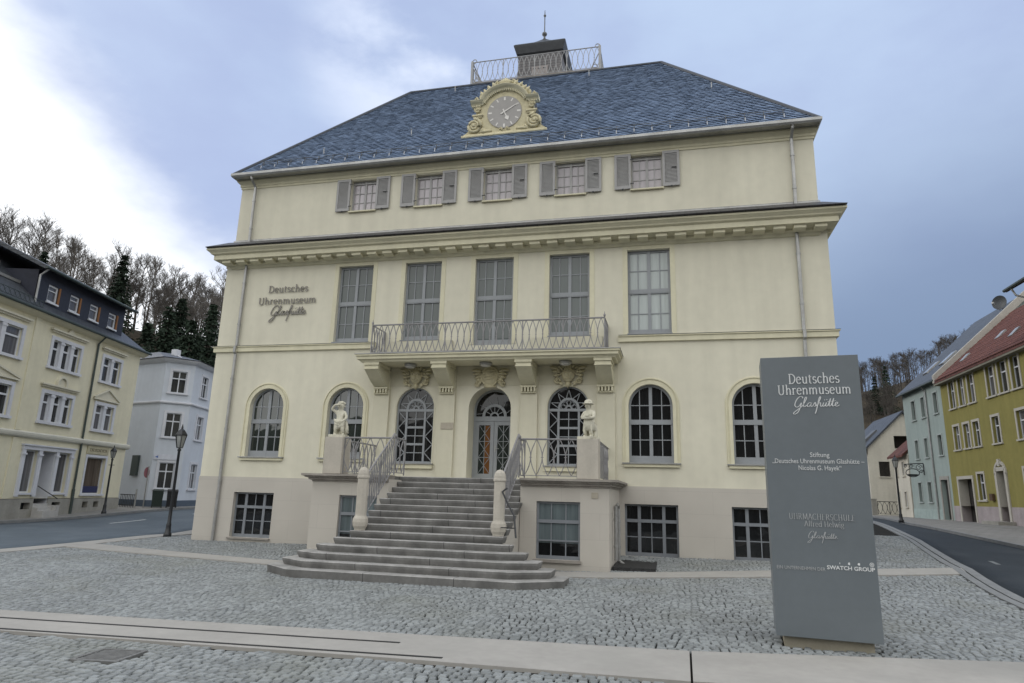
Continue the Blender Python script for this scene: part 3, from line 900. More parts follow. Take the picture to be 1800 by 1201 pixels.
# entrance door, deep in its arch
yd = .62; r = .69; sp = 4.96 - r
fr, pn = MB(), MB()
arch_band(fr, 0, r - .07, r, sp, 2.05, yd, yd + .08)
fr.box(-r + .02, r - .02, yd - .01, yd + .07, 3.93, 4.08)
arch_band(fr, 0, .32, .41, 4.08, 4.07, yd, yd + .05); arch_band(fr, 0, .10, .15, 4.08, 4.07, yd, yd + .05)
for a in range(0, 181, 30): fr.tube([(.14 * math.cos(R(a)), yd + .02, 4.08 + .14 * math.sin(R(a))), (.33 * math.cos(R(a)), yd + .02, 4.08 + .33 * math.sin(R(a)))], .013, 4)
for a in (15, 45, 75, 105, 135, 165): fr.tube([(.40 * math.cos(R(a)), yd + .02, 4.08 + .40 * math.sin(R(a))), (.62 * math.cos(R(a + 8)), yd + .02, 4.08 + .62 * math.sin(R(a + 8)))], .010, 4)
arch_pane(pn, 0, r - .02, sp, 4.0, yd + .04)
door = fr.build('door', FRAME, mus); pn.build('fanlight', GLASSD, door)
for s in (-1, 1):
    lf, pn = MB(), MB(); xa, xb = (s * .005, s * .62); x0, x1 = min(xa, xb), max(xa, xb); y0 = yd + .01
    lf.box(x0, x0 + .115, y0, y0 + .05, 2.10, 3.93); lf.box(x1 - .115, x1, y0, y0 + .05, 2.10, 3.93); lf.box(x0 + .115, x1 - .115, y0 + .002, y0 + .05, 3.80, 3.93); lf.box(x0 + .115, x1 - .115, y0 + .002, y0 + .05, 2.10, 2.26)
    xm = (x0 + x1) / 2; lf.box(xm - .009, xm + .009, y0 + .012, y0 + .04, 2.25, 3.81)
    for k in range(3):
        za, zb = 2.26 + k * .513, 2.26 + (k + 1) * .513
        lf.tube([(x0 + .115, y0 + .02, za), (x1 - .115, y0 + .02, zb)], .010, 4); lf.tube([(x1 - .115, y0 + .024, za), (x0 + .115, y0 + .024, zb)], .010, 4)
        if k: lf.box(x0 + .11, x1 - .11, y0 + .014, y0 + .04, za - .009, za + .009)
    L = lf.build('door_leaf', FRAME, door)
    if s < 0:
        MB().poly([(x0 + .1, y0 + .035, 2.2), (xm, y0 + .035, 2.2), (xm, y0 + .035, 3.82), (x0 + .1, y0 + .035, 3.82)]).build('pane', GLASSG, L)
        MB().poly([(xm, y0 + .035, 2.2), (x1 - .1, y0 + .035, 2.2), (x1 - .1, y0 + .035, 3.82), (xm, y0 + .035, 3.82)]).build('pane', GLASSO, L)
    else: MB().poly([(x0 + .1, y0 + .035, 2.2), (x1 - .1, y0 + .035, 2.2), (x1 - .1, y0 + .035, 3.82), (x0 + .1, y0 + .035, 3.82)]).build('pane', GLASSG, L)
    if s > 0: MB().box(x0 + .03, x0 + .07, y0 - .02, y0, 2.95, 3.15).tube([(x0 + .05, y0 - .05, 3.05), (x0 + .18, y0 - .05, 3.05)], .012, 6).tube([(x0 + .05, y0, 3.05), (x0 + .05, y0 - .05, 3.05)], .012, 6).build('handle', ZINC, L)

# pilasters, brackets, balcony
for c in (-3.66, -1.40, 1.28, 3.66):
    MB().box(c - .27, c + .27, -.12, .01, 2.03, 5.52).build('pilaster', PORTAL, mus)
    b = MB()
    prof = [(-.12, 5.62), (-1.02, 5.62), (-1.02, 5.42), (-.98, 5.37)] + [(-.98 + .72 * t, 5.37 - .40 * (t ** 1.4) - .07 * math.sin(PI * t)) for t in (.1, .2, .3, .4, .5, .6, .7, .8, .9)] + [(-.24, 4.96), (-.12, 4.96)]
    b.prism_yz(prof, c - .235, c + .235)
    b.box(c - .265, c + .265, -1.06, -.12, 5.53, 5.615); b.box(c - .25, c + .25, -1.04, -.12, 5.40, 5.43)
    k_ = b.build('bracket', TRIM, mus)
    d = MB(); d.box(c - .25, c + .25, -.26, -.12, 5.05 - .16, 5.05 - .10)
    for k in range(5): d.box(c - .225 + k * .10, c - .175 + k * .10, -.25, -.12, 4.76, 4.885)
    d.box(c - .24, c + .24, -.20, -.12, 4.72, 4.755)
    d.build('dentils', TRIM, k_)
mb = MB(); molding(mb, [(-4.0, 0.0), (-4.0, -1.05), (4.0, -1.05), (4.0, 0.0)], [(-.3, 5.622), (.02, 5.62), (.04, 5.66), (.10, 5.69), (.12, 5.70), (.12, 5.78), (.17, 5.80), (.17, 5.84), (-.3, 5.85)])
mb.box(-3.72, 3.72, -.76, 0.02, 5.625, 5.845)
mb.build('balcony_slab', TRIM, mus)
MB().box(-4.02, 4.02, -.013, .012, 4.99, 5.61).build('portal_frieze', PORTAL, mus)
MB().box(-4.19, 4.19, -1.235, .0, 5.852, 5.872).build('balcony_flashing', ZINC, mus)


def oval_rail(mb, P0, P1, H, cell=.27, rt=.022, r=.0105, posts=(), post_r=.02, base=.06, seg=8, mid=True, fin=False):
    """iron railing of touching pointed ovals between two end points; follows a slope"""
    P0, P1 = Vector(P0), Vector(P1); d = P1 - P0
    n = max(1, round(math.hypot(d.x, d.y) / cell))
    up = Vector((0, 0, 1))
    mb.tube([P0 + up * H, P1 + up * H], rt, 6); mb.tube([P0 + up * base, P1 + up * base], .014, 4)
    for i in range(n):
        for s in (-1, 1):
            pts = []
            for k in range(seg + 1):
                t = k / seg
                u = (i + .5 + s * .5 * math.sin(PI * t)) / n
                pts.append(P0 + d * u + up * (base + (H - base) * t) + (Vector((-d.y, d.x, 0)).normalized() * (.004 * s)))
            mb.tube(pts, r, 4)
        if mid:
            q = P0 + d * (i / n) + up * ((H + base) / 2); t = d / n * .12
            mb.tube([q - t, q + t], .013, 4)
    for t in posts:
        q = P0 + d * t; mb.tube([q, q + up * H], post_r, 4)
        if fin: mb.ell(q + up * (H + .07), (.035, .035, .05), 8, 6)


mb = MB()
bz = 5.87; by = -1.02
oval_rail(mb, (-3.72, by, bz), (3.72, by, bz), .96, .205, r=.0145, rt=.025, posts=[0, .166, .333, .5, .666, .833, 1], post_r=.022)
for s in (-1, 1):
    oval_rail(mb, (s * 3.72, by, bz), (s * 3.72, -.03, bz), .96, .205, r=.0145, posts=[0, 1])
    mb.ell((s * 3.72, by, bz + 1.03), (.035, .035, .05), 8, 6); mb.tube([(s * 3.72, by, bz + 1.05), (s * 3.72, by, bz + 1.15)], .018, 6, r1=.004)
mb.build('balcony_railing', IRON, mus)
for s in (-1, 1): MB().box(min(s * 3.55, s * 1.32), max(s * 3.55, s * 1.32), -.10, -.02, 5.88, 6.5).build('balcony_plinth', PORTAL, mus)

# soffit lamps
for x in (-2.5, 0.0, 2.5):
    L = MB().lathe([(.19, 0), (.20, -.02), (.20, -.06), (.17, -.085)], x, -.62, 20, 5.618).build('soffit_lamp', ZINC, mus, smooth=False)
    MB().lathe([(.165, -.086), (.15, -.115), (.08, -.135), (.01, -.14)], x, -.62, 20, 5.618).build('lamp_glass', mat('frosted_lamp_glass', (.55, .54, .5), .35, .5, var=.02), L, smooth=True)


# relief cartouches
def volute(mb, cx, cy, cz, r, s=1, turns=1.6, th=.035, n=26, a0=90):
    pts = []; rs = []
    for k in range(n + 1):
        t = k / n; a = R(a0) + s * t * turns * 2 * PI; q = r * (1 - .82 * t)
        pts.append((cx + q * math.cos(a), cy - .03 * t, cz + q * math.sin(a))); rs.append(th * (1 - .45 * t))
    mb.tube(pts, rs, 6)
    mb.ell((cx, cy - .03, cz), (r * .25, .05, r * .25), 8, 6)


def leaf(mb, p, q, w, y=-.06, bul=.05):
    p, q = Vector((p[0], y, p[1])), Vector((q[0], y, q[1])); d = q - p; n = Vector((d.z, 0, -d.x)).normalized()
    rings = []
    for k in range(7):
        t = k / 6; ww = w * math.sin(PI * min(1, t * .9 + .1)) ** .8 + .004
        c = p + d * t - Vector((0, bul * math.sin(PI * t), 0))
        rings.append([c + n * ww, c - Vector((0, .035, 0)), c - n * ww, c + Vector((0, .05, 0))])
    mb.loft(rings)


for idx, c in enumerate((-2.5, 0.0, 2.5)):
    mb = MB(); cz = 5.28
    if idx == 1:
        mb.ell((c, -.08, cz), (.27, .10, .29), 18, 10)
        mb.tube([(c + .28 * math.cos(R(a)), -.09, cz + .30 * math.sin(R(a))) for a in range(0, 361, 15)], .035, 6)
        for k in range(4): mb.tube([(c - .17, -.175 + .01 * k, cz - .12 + .08 * k), (c, -.19, cz - .10 + .085 * k), (c + .17, -.17, cz - .06 + .08 * k)], .022, 5)
        for s in (-1, 1):
            for k in range(5): leaf(mb, (c + s * .26, cz + .16 - .07 * k), (c + s * (.62 - .05 * k), cz + .20 - .13 * k), .055)
            volute(mb, c + s * .42, -.06, cz - .24, .10, s)
        leaf(mb, (c - .2, cz - .33), (c + .2, cz - .33), .05)
    else:
        mb.ell((c, -.09, cz + .02), (.20, .12, .24), 16, 10)
        mb.ell((c, -.20, cz - .02), (.045, .06, .07), 8, 6)
        for s in (-1, 1):
            mb.ell((c + s * .09, -.185, cz + .06), (.05, .03, .035), 8, 6); mb.tube([(c + s * .03, -.19, cz + .11), (c + s * .09, -.2, cz + .14), (c + s * .16, -.17, cz + .10)], .02, 5)
            volute(mb, c + s * .30, -.08, cz + .12, .14, s, a0=90 if s > 0 else 90)
            volute(mb, c + s * .32, -.07, cz - .16, .11, -s)
            for k in range(4): leaf(mb, (c + s * .30, cz + .20 - .10 * k), (c + s * (.57 - .05 * k), cz + .26 - .13 * k), .05)
            mb.ell((c + s * .21, -.10, cz - .26), (.06, .05, .06), 8, 6)
        mb.tube([(c - .1, -.18, cz - .10), (c, -.20, cz - .13), (c + .1, -.18, cz - .10)], .022, 5)
        for k in range(5): leaf(mb, (c - .12 + .06 * k, cz + .20), (c - .2 + .10 * k, cz + .36), .035)
        leaf(mb, (c, cz - .18), (c, cz - .40), .09)
    mb.build('cartouche', RELIEF, mus, smooth=True)
    MB().prism_xz([(c - .15, 4.93), (c + .15, 4.93), (c + .20, 5.02), (c - .20, 5.02)], -.05, .01).build('keystone', TRIM, mus)

# plaques
MB().box(-1.55, -1.13, -.145, -.121, 3.60, 3.80).build('plaque', mat('stone_plaque', (.42, .38, .31), .8, .2), mus)

# clock gable
ck = MB()
yF, yB = .62, 2.4
half = [(1.55, 14.28), (1.55, 14.42), (1.42, 14.50), (1.32, 14.62), (1.30, 14.85), (1.18, 15.02), (1.05, 15.10), (1.08, 15.34), (1.04, 15.52), (.98, 15.58), (.98, 15.86)]
ar = arc(0, 15.35, 1.0, 31, 149, 16, .92)
out = half + [(x, z) for x, z in ar] + [(-x, z) for x, z in reversed(half)]
ck.prism_xz(out, yF, yF + .25)
gable = ck.build('clock_gable', RELIEF, mus); gable.location = (0, 0, -.12)
MB().prism_xz([(1.02, 14.2), (1.02, 15.86)] + ar + [(-1.02, 15.86), (-1.02, 14.2)], yF + .25, 3.0).build('gable_cheek', DKZINC, gable)
mb = MB()
for s in (-1, 1):
    volute(mb, s * 1.12, yF - .05, 14.74, .29, s, 2.2, .065);
    volute(mb, s * 1.00, yF - .04, 15.40, .13, -s, 1.8, .04)
    mb.ell((s * 1.12, yF - .02, 14.74), (.20, .07, .20), 16, 8); mb.ell((s * 1.0, yF - .02, 15.40), (.11, .06, .11), 12, 8)
    mb.box(min(s * .80, s * 1.20), max(s * .80, s * 1.20), yF - .06, yF, 15.13, 15.20); mb.box(min(s * .84, s * 1.16), max(s * .84, s * 1.16), yF - .04, yF, 15.06, 15.125)
    leaf(mb, (s * .45, 14.50), (s * 1.0, 14.46), .07, yF - .02); leaf(mb, (s * .72, 14.62), (s * .92, 14.44), .06, yF - .02)
    volute(mb, s * .14, yF - .03, 14.50, .09, s, 1.3, .03)
    for k, (x, z) in enumerate(((.42, 16.26), (.60, 16.16), (.74, 16.02), (.86, 15.94))):
        mb.ell((s * x, yF + .02, z), (.12, .10, .12), 8, 6); leaf(mb, (s * (x - .10), z - .08), (s * (x + .06), z + .18), .065, yF - .04)
    volute(mb, s * .27, yF - .02, 16.36, .12, -s, 1.4, .04); volute(mb, s * 1.10, yF + .02, 15.86, .08, s, 1.2, .03)
for k in range(7):
    a = R(40 + k * 100 / 6); leaf(mb, (.08 * math.cos(a), 16.28), (.30 * math.cos(a), 16.26 + .30 * math.sin(a)), .06, yF - .04)
mb.ell((0, yF - .02, 16.30), (.16, .10, .14), 10, 8)
mb.ell((0, yF, 16.52), (.06, .06, .08), 8, 6)
mb.box(-1.58, 1.58, yF - .10, yF, 14.27, 14.36); mb.box(-1.5, 1.5, yF - .06, yF, 14.365, 14.42)
mb.build('gable_relief', RELIEF, gable, smooth=True)
mb = MB()
path = [(-1.26, 15.58), (-.80, 15.58)] + [p for p in reversed(arc(0, 15.34, .86, 22, 158, 22, .80))] + [(.80, 15.58), (1.26, 15.58)]
rings = []
for i, (x, z) in enumerate(path):
    if i < 2 or i > len(path) - 3: nx_, nz_ = 0, 1
    else:
        nx_, nz_ = x / .86, (z - 15.34) / .80; l_ = math.hypot(nx_, nz_); nx_, nz_ = nx_ / l_, nz_ / l_
    P = [(-.02, yF), (-.02, yF - .06), (.03, yF - .10), (.06, yF - .16), (.11, yF - .21), (.125, yF - .21), (.13, yF + .2), (0.0, yF + .2)]
    rings.append([(x + nx_ * o, y, z + nz_ * o) for o, y in P])
mb.loft(rings)
mb.build('gable_cornice', TRIM, gable)
mb = MB()
for k in range(27):
    a = R(24 + 132 * k / 26); x, z = .80 * math.cos(a), 15.34 + .745 * math.sin(a)
    mb.box(x - .018, x + .018, yF - .09, yF, z - .03, z + .03)
for s in (-1, 1):
    for k in range(5): mb.box(s * (.92 + .065 * k) - .018, s * (.92 + .065 * k) + .018, yF - .10, yF, 15.49, 15.55)
mb.build('dentils', TRIM, gable)
face = MB().prism_xz(arc(0, 15.20, .64, 0, 350, 35), yF - .03, yF).build('clock_face', mat('clock_face_grey', (.36, .345, .33), .6, .3, var=.05), gable)
yk = yF - .035
CW = mat('clock_white', (.72, .70, .66), .5, .3, var=.02)
for k in range(12):
    a = R(90 - 30 * k); l0, l1 = (.47, .60); w = .035 if k % 3 == 0 else .024
    d = Vector((math.cos(a), 0, math.sin(a))); n = Vector((-d.z, 0, d.x)); c = Vector((0, yk, 15.20))
    MB().poly([c + d * l0 + n * w, c + d * l0 - n * w, c + d * l1 - n * w, c + d * l1 + n * w]).build('hour_mark', CW, face)
mb = MB(); d = Vector((math.cos(R(31)), 0, math.sin(R(31)))); n = Vector((-d.z, 0, d.x)); c = Vector((0, yk - .02, 15.20))
mb.poly([c - d * .15 + n * .028, c - d * .15 - n * .028, c + d * .56 - n * .012, c + d * .56 + n * .012]); mb.build('minute_hand', CW, face)
mb = MB(); d = Vector((math.cos(R(-66)), 0, math.sin(R(-66)))); n = Vector((-d.z, 0, d.x)); c = Vector((0, yk - .012, 15.20))
mb.poly([c - d * .13 + n * .025, c - d * .13 - n * .025, c + d * .18 - n * .02, c + d * .24 - n * .085, c + d * .30 - n * .06, c + d * .38, c + d * .30 + n * .06, c + d * .24 + n * .085, c + d * .18 + n * .02]); mb.build('hour_hand', CW, face)
MB().box(-1.85, 1.85, yF - .05, yF + .9, 14.18, 14.268).build('gable_flashing', ZINC, gable)
for s in (-1, 1):
    MB().loft([[(s * 1.56, yF + .02, 14.27), (s * 1.95, yF + .02, 14.22), (s * 1.95, yF + .06, 14.22), (s * 1.56, yF + .06, 14.27)], [(s * 1.05, yF + .55, 15.0), (s * 1.5, yF + .55, 14.86), (s * 1.5, yF + .59, 14.86), (s * 1.05, yF + .59, 15.0)]]).build('gable_flashing', ZINC, gable)

# roof platform with railing and cupola
py0, py1, pz = 5.5, 9.6, 19.95
MB().box(-2.95, 2.95, py0, py1, 19.25, pz).build('roof_platform', CAPST, mus)
mb = MB()
oval_rail(mb, (-2.93, py0 + .04, pz), (2.93, py0 + .04, pz), 1.08, .245, rt=.026, r=.014, posts=[0, .25, .5, .75, 1], post_r=.024)
for s in (-1, 1):
    oval_rail(mb, (s * 2.93, py0 + .04, pz), (s * 2.93, py1 - .04, pz), 1.08, .245, rt=.026, r=.014, posts=[0, 1])
    mb.box(s * 2.93 - .05, s * 2.93 + .05, py0 - .02, py0 + .10, pz - .1, pz + 1.12)
    mb.tube([(s * 2.88 + .1 * math.cos(R(a)) - s * .05, py0 + .04, pz + 1.14 + .09 * math.sin(R(a))) for a in range(0, 361, 40)], .022, 5)
    mb.tube([(s * 2.88, py0 + .04, pz + .75), (s * 2.45, py0 + .30, pz + .02)], .022, 5)
    mb.tube([(s * 2.72 + .1 * math.cos(R(a)), py0 + .06, pz + .14 + .1 * math.sin(R(a))) for a in range(0, 361, 40)], .018, 5)
mb.build('roof_railing', IRONL, mus)
cup = MB()
cy_ = 7.7
sq = lambda h, z: [(-h, cy_ - h, z), (h, cy_ - h, z), (h, cy_ + h, z), (-h, cy_ + h, z)]
cup.loft([sq(1.16, 19.9), sq(1.10, 20.4), sq(1.05, 21.2), sq(1.03, 22.2)])
cp = cup.build('cupola', brick_mat('cupola_shingle', (.15, .145, .15), (.19, .18, .18), (.07, .07, .07), .25, .14, .012, .6, .3), mus)
cp.location = (0, 0, -.12)
MB().loft([sq(1.05, 22.05), sq(1.12, 22.1), sq(1.22, 22.42), sq(1.24, 22.5), sq(1.18, 22.58), sq(.85, 22.78), sq(.55, 23.05), sq(.30, 23.3), sq(.08, 23.55), sq(.05, 23.6)]).build('cupola_roof', mat('dark_lead', (.05, .054, .06), .5, .4, var=.15, vscale=4), cp)
MB().lathe([(.05, 0), (.06, .15), (.04, .25), (.11, .32), (.13, .38), (.11, .44), (.03, .5), (.025, 1.35), (.06, 1.40), (.07, 1.45), (.03, 1.5), (.012, 1.75)], 0, cy_, 10, 23.5).build('finial', DKZINC, cp, smooth=True)
MB().box(-.36, .40, cy_ - 1.14, cy_ - 1.04, 20.0, 21.3).build('louvre_hatch', mat('pinkish_grey_panel', (.30, .27, .26), .6, .3), cp)
mb = MB()
for k in range(3): mb.box(-.30 + k * .24, -.16 + k * .24, cy_ - 1.155, cy_ - 1.142, 21.16, 21.20)
mb.build('louvre_slots', BLACKIRON, cp)
# ---------------------------------------------------------------- entrance terrace (part of the museum)
BF, BW_ = -3.3, 4.03
for s in (-1, 1):
    mb = MB()
    if s > 0: wall_sheet(mb, 1.80, BW_, -.5, 1.86, [(2.22, 3.32, .12, 1.50, False, .16)], y=BF)
    else: wall_sheet(mb, -BW_, -1.80, -.5, 1.86, [(-3.20, -2.10, .12, 1.50, False, .16)], y=BF)
    mb.poly([(s * BW_, BF, -.5), (s * BW_, -.02, -.5), (s * BW_, -.02, 1.86), (s * BW_, BF, 1.86)])
    mb.poly([(s * 1.80, BF, -.5), (s * 1.80, -2.2, -.5), (s * 1.80, -2.2, 1.95), (s * 1.80, BF, 1.95)])
    mb.build('terrace_wall', PLINTH, mus)
mb = MB()
prof = [(-.45, 1.84), (.02, 1.845), (.02, 1.88), (.09, 1.90), (.09, 1.94), (.17, 1.96), (.17, 1.985), (.24, 2.0), (.24, 2.055), (-.45, 2.06)]
for pp in ([(-BW_, -.02), (-BW_, BF), (-1.82, BF)], [(1.82, BF), (BW_, BF), (BW_, -.02)]): molding(MB(), pp, prof).build('terrace_cornice', CAPST, mus)
mb = MB(); mb.box(-3.62, -1.86, BF + .40, -.02, 1.9, 2.045).box(1.86, 3.62, BF + .40, -.02, 1.9, 2.045).box(-1.86, 1.86, -2.42, .62, 1.8, 2.046)
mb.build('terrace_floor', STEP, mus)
for a, b in ((2.22, 3.32), (-3.20, -2.10)):
    fr, pn = MB(), MB(); w_ = b - a
    frame_rect(fr, pn, a, b, .12, 1.50, BF + .08, .055, [], [(1.02, .08), (.56, .035)], [(a + w_ / 3,), (a + 2 * w_ / 3,)], [], kick=.03)
    w = fr.build('window', MATS['grey_blue_window_paint'], mus)
    MB().poly([(a + .02, BF + .113, .5), (b - .02, BF + .113, .5), (b - .02, BF + .113, 1.48), (a + .02, BF + .113, 1.48)]).build('frosted_pane', glass('frosted_glass', (.15, .185, .195), .12), w)
    pn.build('pane', GLASSD, w)
    MB().box(a - .06, b + .03, BF - .09, BF + .09, .055, .115).build('sill', CAPST, w)
for s in (-1, 1):
    x = s * 3.5
    p = MB().box(x - .265, x + .265, BF - .02, BF + .50, 2.062, 3.06).build('pedestal', STONE, mus, bevel=.012)
tz = 2.07
for s in (-1, 1):
    mb = MB()
    oval_rail(mb, (s * 1.72, BF + .12, tz), (s * 3.23, BF + .12, tz), .98, .285, rt=.024, r=.015, posts=[0, 1], post_r=.024)
    oval_rail(mb, (s * 3.72, BF + .42, tz), (s * 3.72, -.10, tz), .98, .285, rt=.024, r=.015, posts=[0, .5, 1])
    oval_rail(mb, (s * 1.72, BF + .12, tz), (s * 1.72, -2.5, tz), .98, .285, rt=.024, r=.015, posts=[0, 1])
    mb.ell((s * 1.72, BF + .12, tz + 1.03), (.045, .045, .05), 10, 8)
    mb.build('terrace_railing', IRON, mus)
MB().box(3.70, 3.73, BF + .5, -1.6, tz + .05, tz + .90).build('railing_panel', IRON, mus)
# meter box, conduit and downpipe on the right flank of the terrace
MB().box(3.60, 3.76, BF - .02, BF + .005, 1.60, 1.74).build('plaque', mat('stone_plaque', (.42, .38, .31)), mus)
pipe_run([(4.12, -2.45, 1.42), (4.12, -2.45, .10)], r=.045)
pipe_run([(4.11, -2.1, 1.42), (4.13, -1.95, 1.46), (4.14, -1.8, 1.36), (4.14, -1.8, .05), (4.35, -1.85, -.10)], r=.045)
MB().box(4.06, 5.1, -2.9, -.3, -.2, ground(4.5, -1.5) + .022).build('gravel_bed', mat('dark_gravel', (.045, .045, .045), .9, .2, var=.4, vscale=25, bump=.6, bscale=50), mus)

# wall lettering
def serif_font():
    E = lambda cx, cy, rx, ry, a0, a1, n=14: [(cx + rx * math.cos(R(a0 + (a1 - a0) * i / n)), cy + ry * math.sin(R(a0 + (a1 - a0) * i / n))) for i in range(n + 1)]
    sf_ = lambda x, y, w=.075: [(x - w, y), (x + w, y)]
    ln = lambda *p: list(p)
    G = {}
    G['D'] = (.66, [ln((.13, 0), (.13, .68)), ln((.03, .665), (.28, .665)), ln((.03, .015), (.28, .015)), E(.27, .34, .31, .325, 90, -90)])
    G['U'] = (.70, [ln((.14, .68), (.14, .2)) + E(.34, .2, .2, .2, 180, 360)[1:], ln((.54, .2), (.54, .68)), sf_(.14, .665, .1), sf_(.54, .665, .08)])
    G['H'] = (.74, [ln((.14, 0), (.14, .68)), ln((.58, 0), (.58, .68)), ln((.14, .35), (.58, .35)), sf_(.14, .665), sf_(.14, .015), sf_(.58, .665), sf_(.58, .015)])
    G['R'] = (.64, [ln((.13, 0), (.13, .68)), sf_(.13, .015), ln((.03, .665), (.3, .665)), E(.29, .51, .17, .155, 90, -90), ln((.3, .355), (.13, .355)), ln((.3, .355), (.58, 0))])
    G['M'] = (.86, [ln((.13, 0), (.15, .68)), ln((.15, .68), (.43, .06)), ln((.43, .06), (.70, .68)), ln((.70, .68), (.74, 0)), sf_(.13, .015), sf_(.74, .015)])
    G['A'] = (.66, [ln((.06, 0), (.33, .68)), ln((.33, .68), (.60, 0)), ln((.16, .25), (.50, .25)), sf_(.06, .015, .06), sf_(.60, .015, .07)])
    G['C'] = (.66, [E(.37, .34, .31, .335, 45, 315, 20)])
    G['E'] = (.58, [ln((.13, 0), (.13, .68)), ln((.03, .665), (.5, .665)), ln((.13, .36), (.42, .36)), ln((.03, .015), (.52, .015))])
    G['S'] = (.52, [E(.26, .5, .17, .165, 30, 270) + E(.26, .17, .19, .165, 90, -150)[1:]])
    G['L'] = (.56, [ln((.13, 0), (.13, .68)), sf_(.13, .665), ln((.03, .015), (.5, .015)), ln((.5, .015), (.52, .14))])
    G['e'] = (.46, [ln((.05, .26), (.41, .26)) + E(.23, .23, .185, .225, 8, 320, 18)])
    G['u'] = (.54, [ln((.12, .46), (.12, .15)) + E(.26, .15, .14, .14, 180, 350)[1:], ln((.42, .46), (.42, 0)), ln((.04, .45), (.12, .45)), ln((.34, .45), (.42, .45)), ln((.42, .015), (.5, .015))])
    G['t'] = (.34, [ln((.15, .58), (.15, .1)) + E(.24, .1, .09, .09, 180, 300)[1:], ln((.04, .45), (.3, .45))])
    G['s'] = (.40, [E(.2, .34, .125, .11, 30, 270) + E(.2, .12, .14, .11, 90, -150)[1:]])
    G['c'] = (.43, [E(.24, .23, .185, .225, 45, 315, 18)])
    G['h'] = (.56, [ln((.12, 0), (.12, .72)), ln((.04, .71), (.12, .71)), sf_(.12, .015, .07), E(.28, .29, .15, .16, 180, 0) + ln((.43, .29), (.43, 0)), sf_(.43, .015, .07)])
    G['n'] = (.56, [ln((.12, 0), (.12, .46)), ln((.04, .45), (.12, .45)), sf_(.12, .015, .07), E(.28, .29, .15, .16, 180, 0) + ln((.43, .29), (.43, 0)), sf_(.43, .015, .07)])
    G['m'] = (.84, [ln((.12, 0), (.12, .46)), ln((.04, .45), (.12, .45)), sf_(.12, .015, .07), E(.265, .29, .14, .16, 180, 0) + ln((.405, .29), (.405, 0)), sf_(.405, .015, .06), E(.55, .29, .145, .16, 180, 0) + ln((.695, .29), (.695, 0)), sf_(.695, .015, .07)])
    G['r'] = (.40, [ln((.12, 0), (.12, .46)), ln((.04, .45), (.12, .45)), sf_(.12, .015, .08), E(.26, .29, .14, .16, 180, 45)])
    G['l'] = (.25, [ln((.12, 0), (.12, .72)), ln((.04, .71), (.12, .71)), sf_(.12, .015, .08)])
    G['f'] = (.32, [ln((.13, 0), (.13, .55)) + E(.25, .56, .12, .15, 180, 50)[1:], ln((.03, .45), (.28, .45)), sf_(.13, .015, .08)])
    G['d'] = (.54, [E(.24, .23, .18, .22, 20, 340, 18), ln((.42, 0), (.42, .72)), ln((.34, .71), (.42, .71)), ln((.42, .015), (.5, .015))])
    G['w'] = (.74, [ln((.06, .46), (.22, 0)), ln((.22, 0), (.37, .46)), ln((.37, .46), (.53, 0)), ln((.53, 0), (.68, .46)), sf_(.06, .45, .06), sf_(.68, .45, .06)])
    G['i'] = (.25, [ln((.12, 0), (.12, .46)), ln((.04, .45), (.12, .45)), sf_(.12, .015, .08), ln((.12, .6), (.12, .68))])
    G['g'] = (.48, [E(.22, .30, .15, .15, 0, 360, 16), E(.22, -.06, .19, .11, 0, 360, 16), ln((.16, .17), (.10, .10), (.16, .05)), ln((.34, .40), (.44, .44))])
    G[' '] = (.26, [])
    return G


SERIF = serif_font()


def stroke_ribbon(mb, pts, y0, wk, wt, depth, T, uni=False):
    m = len(pts); rings = []
    for i in range(m):
        a = Vector(pts[max(0, i - 1)]); b = Vector(pts[min(m - 1, i + 1)]); d = b - a
        if d.length < 1e-6: d = Vector((1, 0))
        d.normalize(); n = Vector((-d.y, d.x))
        w = (wk if uni else wt + (wk - wt) * abs(d.y) ** 1.2) / 2
        p = Vector(pts[i]); l, r = p + n * w, p - n * w
        rings.append([T(l.x, l.y, y0), T(r.x, r.y, y0), T(r.x, r.y, y0 + depth), T(l.x, l.y, y0 + depth)])
    mb.loft(rings)


def serif_text(mb, txt, T, wk=.105, wt=.042, depth=.02, track=.03):
    """T(u, v, depth) maps font units to space; returns the advance width"""
    x = 0; k = 0
    for ch in txt:
        adv, st = SERIF[ch]
        for s_ in st:
            stroke_ribbon(mb, [(px + x, py) for px, py in s_], -.0009 * (k % 7), wk, wt, depth, T); k += 1
        x += adv + track
    return x - track


def text_width(txt, track=.03):
    return sum(SERIF[c][0] + track for c in txt) - track


